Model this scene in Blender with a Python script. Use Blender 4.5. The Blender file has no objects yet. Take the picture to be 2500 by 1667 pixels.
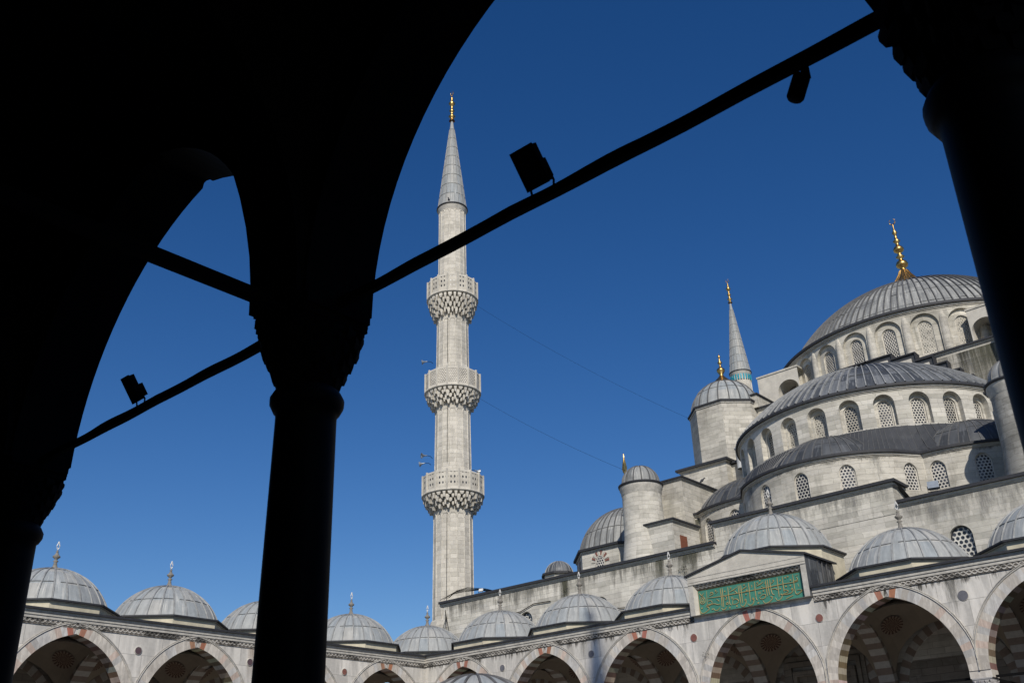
import bpy, math, random
from mathutils import Vector, Matrix
R=math.radians; PI=math.pi
sin,cos,sqrt=math.sin,math.cos,math.sqrt
random.seed(7)
SC=bpy.context.scene; COL=SC.collection

# ---------------------------------------------------------------- camera
CAM_YAW,CAM_PITCH,CAM_ROLL=-0.72,0.453,-0.0323
cam_d=bpy.data.cameras.new('camera'); cam=bpy.data.objects.new('camera',cam_d); COL.objects.link(cam)
cy,sy,cp,sp=cos(CAM_YAW),sin(CAM_YAW),cos(CAM_PITCH),sin(CAM_PITCH)
_f=Vector((sy*cp,cy*cp,sp)); _r=Vector((cy,-sy,0)); _u=_r.cross(_f)
_c,_s=cos(CAM_ROLL),sin(CAM_ROLL)
_R=_c*_r+_s*_u; _U=-_s*_r+_c*_u
cam.matrix_world=Matrix(((_R.x,_U.x,-_f.x,0),(_R.y,_U.y,-_f.y,0),(_R.z,_U.z,-_f.z,1.6),(0,0,0,1)))
cam_d.sensor_width=36; cam_d.lens=36*2397.1/2500; cam_d.clip_start=.05; cam_d.clip_end=3000
cam_d.dof.use_dof=True; cam_d.dof.focus_distance=60; cam_d.dof.aperture_fstop=5.0
SC.camera=cam
# ---------------------------------------------------------------- light
SUN_AZ=R(42); SUN_EL=R(37)          # azimuth from -Y towards +X
sun_dir=Vector((sin(SUN_AZ)*cos(SUN_EL),-cos(SUN_AZ)*cos(SUN_EL),sin(SUN_EL)))
W=bpy.data.worlds.new('World'); SC.world=W; W.use_nodes=True
nt=W.node_tree; nt.nodes.clear()
sky=nt.nodes.new('ShaderNodeTexSky'); sky.sky_type='NISHITA'; sky.sun_disc=False
sky.sun_elevation=SUN_EL; sky.sun_rotation=math.atan2(sun_dir.x,sun_dir.y)
sky.air_density=1.0; sky.dust_density=0.25; sky.ozone_density=3.0; sky.altitude=0
hs=nt.nodes.new('ShaderNodeHueSaturation'); hs.inputs['Saturation'].default_value=1.33; hs.inputs['Hue'].default_value=.511
bg=nt.nodes.new('ShaderNodeBackground'); bg.inputs[1].default_value=0.085
wo=nt.nodes.new('ShaderNodeOutputWorld')
nt.links.new(sky.outputs[0],hs.inputs['Color']); nt.links.new(hs.outputs[0],bg.inputs[0]); nt.links.new(bg.outputs[0],wo.inputs[0])
sl=bpy.data.lights.new('sun','SUN'); sl.energy=3.9; sl.angle=R(.5); sl.color=(1,.94,.845)
so=bpy.data.objects.new('sun',sl); COL.objects.link(so); so.rotation_euler=sun_dir.to_track_quat('Z','Y').to_euler()
SC.view_settings.view_transform='Standard'; SC.view_settings.look='None'; SC.view_settings.exposure=0.0; SC.view_settings.gamma=1
SC.cycles.use_denoising=True; SC.cycles.max_bounces=6; SC.cycles.diffuse_bounces=4

# ---------------------------------------------------------------- materials
def newmat(name):
    m=bpy.data.materials.new(name); m.use_nodes=True; n=m.node_tree; n.nodes.clear()
    o=n.nodes.new('ShaderNodeOutputMaterial'); b=n.nodes.new('ShaderNodeBsdfPrincipled'); n.links.new(b.outputs[0],o.inputs[0])
    return m,n,b
class NT:
    def __init__(s,n): s.n=n
    def __call__(s,t,**k):
        x=s.n.nodes.new(t)
        for a,v in k.items():
            if hasattr(x,a): setattr(x,a,v)
        return x
    def link(s,a,b): s.n.links.new(a,b)
    def uv(s,sx=1,sy=1):
        c=s('ShaderNodeTexCoord'); m=s('ShaderNodeMapping'); m.inputs['Scale'].default_value=(sx,sy,1); s.link(c.outputs['UV'],m.inputs[0]); return m.outputs[0]
    def obj(s,sx=1,sy=1,sz=1):
        c=s('ShaderNodeTexCoord'); m=s('ShaderNodeMapping'); m.inputs['Scale'].default_value=(sx,sy,sz); s.link(c.outputs['Object'],m.inputs[0]); return m.outputs[0]
    def noise(s,vec,scale,detail=5,rough=.6):
        x=s('ShaderNodeTexNoise'); x.inputs['Scale'].default_value=scale; x.inputs['Detail'].default_value=detail; x.inputs['Roughness'].default_value=rough
        s.link(vec,x.inputs['Vector']); return x.outputs[0]
    def ramp(s,fac,a,b,ca=(0,0,0,1),cb=(1,1,1,1)):
        x=s('ShaderNodeValToRGB'); x.color_ramp.elements[0].position=a; x.color_ramp.elements[1].position=b
        x.color_ramp.elements[0].color=ca; x.color_ramp.elements[1].color=cb; s.link(fac,x.inputs[0]); return x.outputs[0]
    def mix(s,fac,a,b,mode='MIX'):
        x=s('ShaderNodeMix',data_type='RGBA',blend_type=mode)
        if isinstance(fac,(int,float)): x.inputs[0].default_value=fac
        else: s.link(fac,x.inputs[0])
        for i,v in ((6,a),(7,b)):
            if isinstance(v,tuple): x.inputs[i].default_value=v if len(v)==4 else (*v,1)
            else: s.link(v,x.inputs[i])
        return x.outputs[2]
    def math(s,op,a,b=None,c=None):
        x=s('ShaderNodeMath',operation=op)
        for i,v in enumerate((a,b,c)):
            if v is None: continue
            if isinstance(v,(int,float)): x.inputs[i].default_value=v
            else: s.link(v,x.inputs[i])
        return x.outputs[0]
    def bump(s,h,strength,dist,b):
        x=s('ShaderNodeBump'); x.inputs['Strength'].default_value=strength; x.inputs['Distance'].default_value=dist
        s.link(h,x.inputs['Height']); s.link(x.outputs[0],b.inputs['Normal'])
    def attr(s):
        x=s('ShaderNodeVertexColor'); x.layer_name='Col'; return x.outputs[0]
def rgb(*c): return (*c,1)

def ashlar(name,c1,c2,mortar,bw=.8,bh=.34,stain=.5,dirt=(.13,.12,.10),ms=.008,streak=.45,use_col=False,patch=.35,bumpd=.012):
    m,n,b=newmat(name); N=NT(n)
    uv=N.uv(); br=N('ShaderNodeTexBrick'); N.link(uv,br.inputs[0])
    br.inputs['Color1'].default_value=rgb(*c1); br.inputs['Color2'].default_value=rgb(*c2); br.inputs['Mortar'].default_value=rgb(*mortar)
    br.inputs['Scale'].default_value=1; br.inputs['Brick Width'].default_value=bw; br.inputs['Row Height'].default_value=bh
    br.inputs['Mortar Size'].default_value=ms; br.inputs['Mortar Smooth'].default_value=.4; br.inputs['Bias'].default_value=-.1
    br.offset=.37; br.squash=1.6; br.squash_frequency=3
    wob=N('ShaderNodeVectorMath',operation='ADD'); nz=N('ShaderNodeTexNoise'); nz.inputs['Scale'].default_value=.9; N.link(uv,nz.inputs['Vector'])
    wsc=N('ShaderNodeVectorMath',operation='MULTIPLY'); N.link(nz.outputs['Color'],wsc.inputs[0]); wsc.inputs[1].default_value=(.5,.06,0); N.link(uv,wob.inputs[0]); N.link(wsc.outputs[0],wob.inputs[1]); N.link(wob.outputs[0],br.inputs[0])
    # second, coarser block tone so neighbours differ
    br2=N('ShaderNodeTexBrick'); N.link(uv,br2.inputs[0]); br2.inputs['Scale'].default_value=1
    br2.inputs['Brick Width'].default_value=bw*2.7; br2.inputs['Row Height'].default_value=bh*2; br2.offset=.37
    br2.inputs['Color1'].default_value=rgb(.79,.79,.79); br2.inputs['Color2'].default_value=rgb(1.12,1.12,1.1); br2.inputs['Mortar'].default_value=rgb(1,1,1); br2.inputs['Mortar Size'].default_value=0
    br3=N('ShaderNodeTexBrick'); N.link(wob.outputs[0],br3.inputs[0]); br3.inputs['Scale'].default_value=1
    br3.inputs['Brick Width'].default_value=bw; br3.inputs['Row Height'].default_value=bh; br3.offset=.37; br3.squash=1.6; br3.squash_frequency=3; br3.inputs['Bias'].default_value=-.5
    br3.inputs['Color1'].default_value=rgb(1,1,1); br3.inputs['Color2'].default_value=rgb(.75,.75,.73); br3.inputs['Mortar'].default_value=rgb(1,1,1); br3.inputs['Mortar Size'].default_value=0
    c=N.mix(1.0,br.outputs[0],br3.outputs[0],'MULTIPLY')
    c=N.mix(patch*2 if patch<.5 else 1,c,br2.outputs[0],'MULTIPLY')
    grain=N.noise(N.uv(1.2,5),2.2,8,.7); c=N.mix(N.ramp(grain,.35,.75),c,N.mix(.55,c,rgb(.72,.70,.66),'MULTIPLY'))
    big=N.noise(N.obj(),.22,6,.65); c=N.mix(N.math('MULTIPLY',N.ramp(big,.45,.66),stain),c,N.mix(.8,c,rgb(.50,.50,.49),'MULTIPLY'))
    mid=N.noise(N.uv(.5,1.6),1.6,8,.72); c=N.mix(N.math('MULTIPLY',N.ramp(mid,.50,.68),stain*1.1),c,N.mix(.85,c,rgb(.52,.52,.50),'MULTIPLY'))
    wh=N.noise(N.uv(.7,1.2),1.1,6,.6); c=N.mix(N.math('MULTIPLY',N.ramp(wh,.58,.72),.35),c,rgb(.72,.70,.65))
    st=N.noise(N.uv(1.1,.13),1.3,6,.7); c=N.mix(N.math('MULTIPLY',N.ramp(st,.54,.74),streak),c,rgb(*dirt))
    pit=N.noise(N.uv(2,4),6,3,.5); c=N.mix(N.math('MULTIPLY',N.ramp(pit,.66,.72),.5),c,rgb(*dirt))
    if use_col: c=N.mix(1.0,c,N.attr(),'MULTIPLY')
    N.link(c,b.inputs['Base Color']); b.inputs['Roughness'].default_value=.9
    h=N.math('ADD',N.math('MULTIPLY',br.outputs[1],-1.0),N.math('MULTIPLY',grain,.5))
    N.bump(h,.8,bumpd,b)
    return m
def marble(name,base,vein,scale=.5,use_col=False,slab=(2.3,1.05)):
    m,n,b=newmat(name); N=NT(n)
    br=N('ShaderNodeTexBrick'); N.link(N.uv(),br.inputs[0]); br.inputs['Scale'].default_value=1
    br.inputs['Brick Width'].default_value=slab[0]; br.inputs['Row Height'].default_value=slab[1]; br.inputs['Mortar Size'].default_value=.008; br.inputs['Mortar Smooth'].default_value=.3
    br.inputs['Color1'].default_value=rgb(*base); br.inputs['Color2'].default_value=rgb(*[x*.86 for x in base]); br.inputs['Mortar'].default_value=rgb(*[x*.45 for x in base]); br.offset=.45
    # veins run at a different angle inside each slab
    sep=N('ShaderNodeSeparateColor'); N.link(br.outputs[0],sep.inputs[0])
    mp=N('ShaderNodeMapping'); tc=N('ShaderNodeTexCoord'); N.link(tc.outputs['UV'],mp.inputs[0]); mp.inputs['Rotation'].default_value=(0,0,.7); mp.inputs['Scale'].default_value=(3.4,.55,1)
    cmb=N('ShaderNodeVectorMath',operation='ADD'); N.link(mp.outputs[0],cmb.inputs[0])
    sc=N('ShaderNodeVectorMath',operation='SCALE'); N.link(br.outputs[0],sc.inputs[0]); sc.inputs['Scale'].default_value=37; N.link(sc.outputs[0],cmb.inputs[1])
    v=N.noise(cmb.outputs[0],scale,9,.62)
    c=N.mix(N.ramp(v,.44,.62),N.mix(.8,br.outputs[0],rgb(*vein),'MULTIPLY'),br.outputs[0])
    st=N.noise(N.uv(.9,.12),1.2,5,.6); c=N.mix(N.math('MULTIPLY',N.ramp(st,.58,.8),.5),c,rgb(.20,.17,.13))
    fi=N.noise(N.obj(),7,6,.7); c=N.mix(.25,c,fi,'OVERLAY')
    if use_col: c=N.mix(1.0,c,N.attr(),'MULTIPLY')
    N.link(c,b.inputs['Base Color']); b.inputs['Roughness'].default_value=.62
    N.bump(N.math('ADD',N.math('MULTIPLY',br.outputs[1],-1.),N.math('MULTIPLY',fi,.25)),.5,.01,b)
    return m
def lead(name,c1,c2,row=1.2,rough=.6,spread=.5,stk=.5,colw=1.0,spec=.35):
    # uv: u counts sheets between two seams, v metres along the slope
    m,n,b=newmat(name); N=NT(n)
    br=N('ShaderNodeTexBrick'); N.link(N.uv(),br.inputs[0]); br.inputs['Scale'].default_value=1; br.inputs['Brick Width'].default_value=colw; br.inputs['Row Height'].default_value=row
    br.inputs['Mortar Size'].default_value=.0; br.offset=.0
    br.inputs['Color1'].default_value=rgb(*c1); br.inputs['Color2'].default_value=rgb(*c2)
    base=N.mix(spread,rgb(*[(a+c)/2 for a,c in zip(c1,c2)]),br.outputs[0])
    st=N.noise(N.uv(2.2,.35),1.6,6,.7); c=N.mix(N.math('MULTIPLY',N.ramp(st,.42,.68),stk),base,N.mix(.8,base,rgb(.45,.47,.5),'MULTIPLY'))
    li=N.noise(N.uv(3,.5),1.1,5,.6); c=N.mix(N.math('MULTIPLY',N.ramp(li,.56,.72),stk*.9),c,rgb(*[min(1,x*1.5) for x in c2]))
    fi=N.noise(N.obj(),2.5,7,.7); c=N.mix(.5,c,N.ramp(fi,.2,.8,(.32,.32,.32,1),(.68,.68,.68,1)),'OVERLAY')
    N.link(c,b.inputs['Base Color']); b.inputs['Roughness'].default_value=rough; b.inputs['Specular IOR Level'].default_value=spec
    N.bump(fi,.35,.02,b)
    return m
def plain(name,c,rough=.7,metal=0.,nscale=3,var=.3,bump=.0,use_col=False):
    m,n,b=newmat(name); N=NT(n)
    fi=N.noise(N.obj(),nscale,7,.65); cc=N.mix(N.ramp(fi,.3,.7),rgb(*c),rgb(*[x*(1-var) for x in c]))
    if use_col: cc=N.mix(1.0,cc,N.attr(),'MULTIPLY')
    N.link(cc,b.inputs['Base Color']); b.inputs['Roughness'].default_value=rough; b.inputs['Metallic'].default_value=metal
    if bump: N.bump(fi,.6,bump,b)
    return m
def dotted(name,plate,hole,kind='hex',s=.19,r=.30):
    """pierced plaster grille; uv in metres; the hole colour is the dark glass behind"""
    m,n,b=newmat(name); N=NT(n)
    tc=N('ShaderNodeTexCoord'); sx=N('ShaderNodeSeparateXYZ'); N.link(tc.outputs['UV'],sx.inputs[0])
    def cell(ox,oy,px,py):
        fx=N.math('SUBTRACT',N.math('FRACT',N.math('ADD',N.math('DIVIDE',sx.outputs[0],px),ox)),.5)
        fy=N.math('SUBTRACT',N.math('FRACT',N.math('ADD',N.math('DIVIDE',sx.outputs[1],py),oy)),.5)
        fx=N.math('MULTIPLY',fx,px); fy=N.math('MULTIPLY',fy,py)
        return N.math('SQRT',N.math('ADD',N.math('MULTIPLY',fx,fx),N.math('MULTIPLY',fy,fy)))
    if kind=='hex':
        d=N.math('MINIMUM',cell(.5,.5,s,s*1.732),cell(0,0,s,s*1.732))
    else:
        d=cell(0,0,s,s)
    hol=N.math('LESS_THAN',d,s*r)
    no=N.noise(N.obj(),1.2,4,.6); pc=N.mix(N.ramp(no,.35,.7),rgb(*plate),rgb(*[x*.62 for x in plate]))
    hn=N.noise(N.obj(),3,2,.5); hc=N.mix(N.ramp(hn,.4,.65),rgb(*hole),rgb(*[min(1,x*5) for x in hole]))
    c=N.mix(hol,pc,hc); N.link(c,b.inputs['Base Color'])
    N.link(N.math('SUBTRACT',.85,N.math('MULTIPLY',hol,.6)),b.inputs['Roughness'])
    N.bump(N.math('MULTIPLY',hol,-1.),1.,.05,b)
    return m
M={}
M['stone']=ashlar('grey_ashlar',(.64,.605,.535),(.54,.51,.45),(.43,.405,.35),stain=.6)
M['stone_warm']=ashlar('pale_ashlar',(.69,.655,.585),(.57,.545,.485),(.49,.46,.40),stain=.5,streak=.4,bw=.85,bh=.3)
M['stone_minaret']=ashlar('minaret_ashlar',(.67,.63,.555),(.59,.555,.49),(.54,.505,.44),stain=.4,streak=.3,bw=.62,bh=.36,patch=.16)
M['stone_shaded']=ashlar('shade_darkened_ashlar',(.40,.385,.35),(.32,.31,.28),(.24,.23,.21),stain=.8,streak=.8)  # right turret's unlit look painted in as a darker copy of the ashlar
M['stone_drum']=ashlar('limewashed_drum_stone',(.68,.64,.56),(.60,.57,.50),(.5,.47,.41),stain=.75,streak=.9,bw=1.3,bh=.45,dirt=(.16,.15,.11))
M['plaster']=plain('weathered_plaster',(.66,.62,.54),.9,0,1.5,.35,.01)
M['plaster_cream']=plain('cream_plaster',(.68,.62,.47),.9,0,1.3,.4,.01)
M['marble']=marble('veined_marble',(.78,.74,.67),(.60,.605,.61),.42)
M['voussoir']=marble('voussoir_stone',(.68,.64,.575),(.70,.69,.69),1.5,use_col=True,slab=(40,40))
M['moulding']=plain('marble_moulding',(.58,.55,.49),.8,0,4,.4,.01)
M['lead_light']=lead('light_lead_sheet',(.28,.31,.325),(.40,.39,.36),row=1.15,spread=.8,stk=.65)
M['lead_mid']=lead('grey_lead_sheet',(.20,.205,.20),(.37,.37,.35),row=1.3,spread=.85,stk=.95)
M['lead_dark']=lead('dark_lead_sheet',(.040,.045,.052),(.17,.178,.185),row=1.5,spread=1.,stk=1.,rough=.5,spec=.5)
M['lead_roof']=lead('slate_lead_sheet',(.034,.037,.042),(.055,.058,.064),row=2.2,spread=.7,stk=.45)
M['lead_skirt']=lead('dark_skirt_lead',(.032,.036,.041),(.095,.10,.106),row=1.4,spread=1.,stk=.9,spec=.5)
M['lead_edge']=plain('blackened_lead_edge',(.035,.036,.042),.7,0,4,.4,.01)
M['seam']=plain('lead_seam',(.33,.335,.33),.6,0,3,.5)
M['seam_dark']=plain('dark_lead_seam',(.13,.13,.13),.65,0,3,.5)
M['gold']=plain('gilded_copper',(.62,.40,.14),.36,1.,3,.45)
M['stonecap']=plain('weathered_finial',(.27,.25,.22),.8,0,8,.5,.01)
M['white']=plain('white_marble',(.70,.69,.66),.5,0,3,.15)
M['grille']=dotted('pierced_grille',(.62,.59,.53),(.014,.015,.018),'hex',.20,.34)
M['grille_small']=dotted('fine_pierced_grille',(.60,.57,.50),(.012,.012,.014),'hex',.185,.355)
M['parapet_dots']=dotted('round_pierced_panel',(.60,.56,.48),(.02,.02,.02),'sq',.36,.23)
M['parapet_fine']=dotted('fine_pierced_panel',(.62,.58,.50),(.04,.035,.03),'hex',.17,.24)
M['glass']=plain('dark_glass',(.02,.022,.026),.15)
M['turq']=plain('turquoise_tile',(.02,.33,.42),.3,0,6,.2)
M['redstone']=plain('red_porphyry',(.27,.11,.085),.6,0,5,.35)
M['greystone']=plain('grey_granite_disc',(.16,.16,.18),.6,0,5,.35)
M['purplestone']=plain('dark_porphyry',(.12,.075,.085),.6,0,5,.35)
M['green']=plain('green_panel',(.065,.25,.18),.5,0,2,.25)
M['goldpaint']=plain('gilt_lettering',(.44,.34,.14),.6,.0,5,.3)
M['shutter']=plain('red_brown_timber',(.22,.075,.04),.8,0,5,.3)
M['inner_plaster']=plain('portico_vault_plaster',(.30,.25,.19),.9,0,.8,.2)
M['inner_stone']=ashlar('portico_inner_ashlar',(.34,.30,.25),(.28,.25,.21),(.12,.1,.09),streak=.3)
M['inner_col']=plain('striped_voussoirs',(1,1,1),.85,0,6,.25,use_col=True)
M['medallion']=plain('painted_medallion',(1,1,1),.9,0,9,.1,use_col=True)
M['columnstone']=plain('grey_marble_column',(.42,.41,.40),.45,0,2,.35)
M['near']=plain('shade_darkened_limestone',(.009,.0085,.009),.95,0,2,.4,.01)  # deep shade of the near portico is put into this near-black base colour
M['near_column']=plain('shade_darkened_granite_column',(.007,.007,.008),.6,0,2.5,.4)  # granite darkened the same way, its silhouette shade painted into the colour
M['iron']=plain('black_iron',(.006,.006,.0065),.9,0,6,.3)
M['cable']=plain('black_cable',(.006,.006,.006),.8)
M['whitepaint']=plain('white_painted_metal',(.75,.75,.73),.4)
M['greymetal']=plain('grey_metal',(.30,.34,.38),.4,.4)
M['leaf']=plain('dry_green_leaf',(.05,.055,.02),.8,0,6,.5)
M['pigeon']=plain('grey_feathers',(.06,.06,.07),.8)
M['paving']=ashlar('courtyard_paving',(.30,.28,.26),(.22,.21,.195),(.1,.09,.08),bw=1.2,bh=.7,streak=.1)
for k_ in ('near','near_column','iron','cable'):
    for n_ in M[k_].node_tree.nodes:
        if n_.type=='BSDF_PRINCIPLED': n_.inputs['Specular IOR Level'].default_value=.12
M['guill']=None
def carved(name):
    m,n,b=newmat(name); N=NT(n)
    tc=N('ShaderNodeTexCoord'); sx=N('ShaderNodeSeparateXYZ'); N.link(tc.outputs['UV'],sx.inputs[0])
    u=N.math('MULTIPLY',sx.outputs[0],PI/.24); v=N.math('SUBTRACT',N.math('MULTIPLY',N.math('FRACT',N.math('DIVIDE',sx.outputs[1],.26)),2.),1.)
    s1=N.math('ABSOLUTE',N.math('SUBTRACT',v,N.math('MULTIPLY',N.math('SINE',u),.62)))
    s2=N.math('ABSOLUTE',N.math('ADD',v,N.math('MULTIPLY',N.math('SINE',u),.62)))
    d=N.math('MINIMUM',s1,s2); h=N.ramp(d,.12,.42,(1,1,1,1),(0,0,0,1))
    soot=N.noise(N.uv(.35,.6),1.6,6,.75)
    base=N.mix(N.ramp(soot,.47,.56),rgb(.52,.49,.44),rgb(.10,.095,.085))
    c=N.mix(h,N.mix(1.0,base,rgb(.30,.28,.26),'MULTIPLY'),base); N.link(c,b.inputs['Base Color']); b.inputs['Roughness'].default_value=.85
    N.bump(h,1.,.04,b); return m
M['guill']=carved('interlace_carving')

def stainmat(name,col,thr=(.50,.66),sx=1.6,sy=.35,strength=.8):
    """run-off marks: uv u in metres, v 0 at the lower end and 1 at the ledge"""
    m,n,b=newmat(name); N=NT(n); tc=N('ShaderNodeTexCoord'); sx_=N('ShaderNodeSeparateXYZ'); N.link(tc.outputs['UV'],sx_.inputs[0])
    st=N.noise(N.uv(sx,sy),1.5,7,.72); fine=N.noise(N.uv(sx*5,sy*5),1.5,5,.7)
    k=N.math('MULTIPLY',N.math('ADD',st,N.math('MULTIPLY',fine,.35)),N.math('ADD',N.math('MULTIPLY',N.math('POWER',sx_.outputs[1],.8),.42),.52))
    al=N.math('MULTIPLY',N.ramp(k,*thr),strength); b.inputs['Base Color'].default_value=rgb(*col); b.inputs['Roughness'].default_value=.95
    # keep the sheet clear at both ends and sides
    N.link(N.math('MULTIPLY',al,N.attr()),b.inputs['Alpha']); return m
M['soot_drips']=stainmat('soot_drips',(.075,.07,.06),(.60,.70),2.6,.22,.85)
M['grey_runs']=stainmat('grey_runs',(.17,.165,.145),(.56,.74),1.1,.30,.75)
M['grey_runs_b']=stainmat('pale_grey_runs',(.24,.235,.22),(.52,.72),.8,.5,.6)
M['moss']=stainmat('moss_and_soot',(.075,.075,.05),(.36,.66),2.2,.5,.85)
M['rust']=stainmat('rusty_runs',(.30,.20,.13),(.42,.74),3.5,.3,.55)
M['grille_b']=dotted('clogged_grille',(.60,.57,.50),(.16,.15,.13),'hex',.20,.31)
M['grille_c']=dotted('dark_pierced_grille',(.50,.48,.43),(.008,.008,.01),'hex',.20,.37)
M['grille_small_b']=dotted('clogged_fine_grille',(.55,.52,.44),(.10,.09,.075),'hex',.185,.32)
M['grille_small_c']=dotted('soiled_fine_grille',(.50,.47,.40),(.014,.014,.014),'hex',.185,.37)
GV={'grille':['grille','grille','grille','grille_c'],'grille_small':['grille_small','grille_small_c','grille_small','grille_small_c','grille_small_b']}
M['grille_big']=dotted('wide_pierced_grille',(.66,.64,.58),(.012,.013,.016),'hex',.25,.36)
# ---------------------------------------------------------------- mesh builder
class MB:
    def __init__(s): s.v=[];s.f=[];s.uv=[];s.mi=[];s.sm=[];s.c=[];s.mats=[]
    def m(s,mat):
        if mat not in s.mats: s.mats.append(mat)
        return s.mats.index(mat)
    def face(s,pts,mat,uv=None,smooth=False,col=None):
        k=len(s.v); s.v.extend([tuple(p) for p in pts]); s.f.append(list(range(k,k+len(pts))))
        if uv is None:
            a,b_,c_=Vector(pts[0]),Vector(pts[1]),Vector(pts[2]); n=(b_-a).cross(c_-a)
            if n.length<1e-12 and len(pts)>3: n=(c_-a).cross(Vector(pts[3])-a)
            if n.length>0: n.normalize()
            if abs(n.z)>.85: uv=[(p[0],p[1]) for p in pts]
            else:
                t=Vector((-n.y,n.x,0)); 
                if t.length<1e-6: t=Vector((1,0,0))
                t.normalize(); uv=[(p[0]*t.x+p[1]*t.y,p[2]) for p in pts]
        s.uv.extend(uv); s.mi.append(s.m(mat)); s.sm.append(smooth); s.c.extend([col or (1,1,1)]*len(pts))
    def box(s,x0,x1,y0,y1,z0,z1,mat,top=None,rot=None,col=None):
        P=[(x0,y0,z0),(x1,y0,z0),(x1,y1,z0),(x0,y1,z0),(x0,y0,z1),(x1,y0,z1),(x1,y1,z1),(x0,y1,z1)]
        if rot: P=[rot@Vector(p) for p in P]
        for q,mm in (((3,2,1,0),mat),((4,5,6,7),top or mat),((0,1,5,4),mat),((1,2,6,5),mat),((2,3,7,6),mat),((3,0,4,7),mat)):
            s.face([P[i] for i in q],mm,col=col)
    def prism(s,poly,z0,z1,mat,top=None,caps=True):
        n=len(poly); z1f=z1 if callable(z1) else (lambda x,y:z1); z0f=z0 if callable(z0) else (lambda x,y:z0)
        for i in range(n):
            a=poly[i]; b=poly[(i+1)%n]
            s.face([(a[0],a[1],z0f(*a)),(b[0],b[1],z0f(*b)),(b[0],b[1],z1f(*b)),(a[0],a[1],z1f(*a))],mat)
        if caps:
            s.face([(p[0],p[1],z1f(*p)) for p in poly],top or mat); s.face([(p[0],p[1],z0f(*p)) for p in reversed(poly)],mat)
    def lathe(s,prof,n,mat,cx=0,cy=0,a0=0,a1=2*PI,smooth=True,us=None,ph=0,R_ref=None,cz=0):
        """prof [(r,z)] bottom to top; uv u=sheet index or metres, v=arc length"""
        L=[0]
        for i in range(1,len(prof)): L.append(L[-1]+math.hypot(prof[i][0]-prof[i-1][0],prof[i][1]-prof[i-1][1]))
        rm=R_ref or max(p[0] for p in prof)
        U=(lambda t: t*us) if us else (lambda t:t*(a1-a0)*rm)
        k=len(s.v)
        for j in range(n+1):
            a=a0+(a1-a0)*j/n+ph
            for (r,z) in prof: s.v.append((cx+r*cos(a),cy+r*sin(a),cz+z))
        m_=len(prof); mi=s.m(mat)
        for j in range(n):
            for i in range(m_-1):
                q=[k+j*m_+i,k+(j+1)*m_+i,k+(j+1)*m_+i+1,k+j*m_+i+1]
                uvq=[(U(j/n),L[i]),(U((j+1)/n),L[i]),(U((j+1)/n),L[i+1]),(U(j/n),L[i+1])]
                if prof[i][0]<1e-5: q=[q[0],q[2],q[3]]; uvq=[uvq[0],uvq[2],uvq[3]]
                elif prof[i+1][0]<1e-5: q=q[:3]; uvq=uvq[:3]
                s.f.append(q); s.uv.extend(uvq); s.mi.append(mi); s.sm.append(smooth); s.c.extend([(1,1,1)]*len(q))
    def tube(s,path,r,mat,n=6,flat=None,cap=True):
        path=[Vector(p) for p in path]; rings=[]
        for i,p in enumerate(path):
            t=(path[min(i+1,len(path)-1)]-path[max(i-1,0)]).normalized()
            u=t.cross(Vector((0,0,1))); 
            if u.length<.05: u=t.cross(Vector((0,1,0)))
            u.normalize(); w=u.cross(t)
            rr=r(i) if callable(r) else r
            rings.append([p+rr*(cos(2*PI*j/n)*u+sin(2*PI*j/n)*w) for j in range(n)])
        for i in range(len(rings)-1):
            for j in range(n):
                j2=(j+1)%n; s.face([rings[i][j],rings[i+1][j],rings[i+1][j2],rings[i][j2]],mat,smooth=n>4)
        if cap: s.face(list(reversed(rings[0])),mat); s.face(rings[-1],mat)
    def build(s,name,parent=None,merge=False):
        me=bpy.data.meshes.new(name); me.from_pydata(s.v,[],s.f)
        for m in s.mats: me.materials.append(M[m] if isinstance(m,str) else m)
        me.polygons.foreach_set('material_index',s.mi); me.polygons.foreach_set('use_smooth',s.sm)
        uvl=me.uv_layers.new(name='UVMap'); uvl.data.foreach_set('uv',[x for u in s.uv for x in u])
        ca=me.color_attributes.new('Col','FLOAT_COLOR','CORNER'); ca.data.foreach_set('color',[x for c in s.c for x in (*c[:3],1)])
        me.update(); o=bpy.data.objects.new(name,me); COL.objects.link(o)
        if parent: o.parent=parent
        return o
def thing(name,label,cat,loc=(0,0,0),rz=0,group=None,kind=None):
    o=bpy.data.objects.new(name,None); COL.objects.link(o); o.location=loc; o.rotation_euler=(0,0,rz); o.empty_display_size=.5
    return tag(o,label,cat,group,kind)
def tag(o,label=None,cat=None,group=None,kind=None):
    if label: o['label']=label
    if cat: o['category']=cat
    if group: o['group']=group
    if kind: o['kind']=kind
    return o

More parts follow.
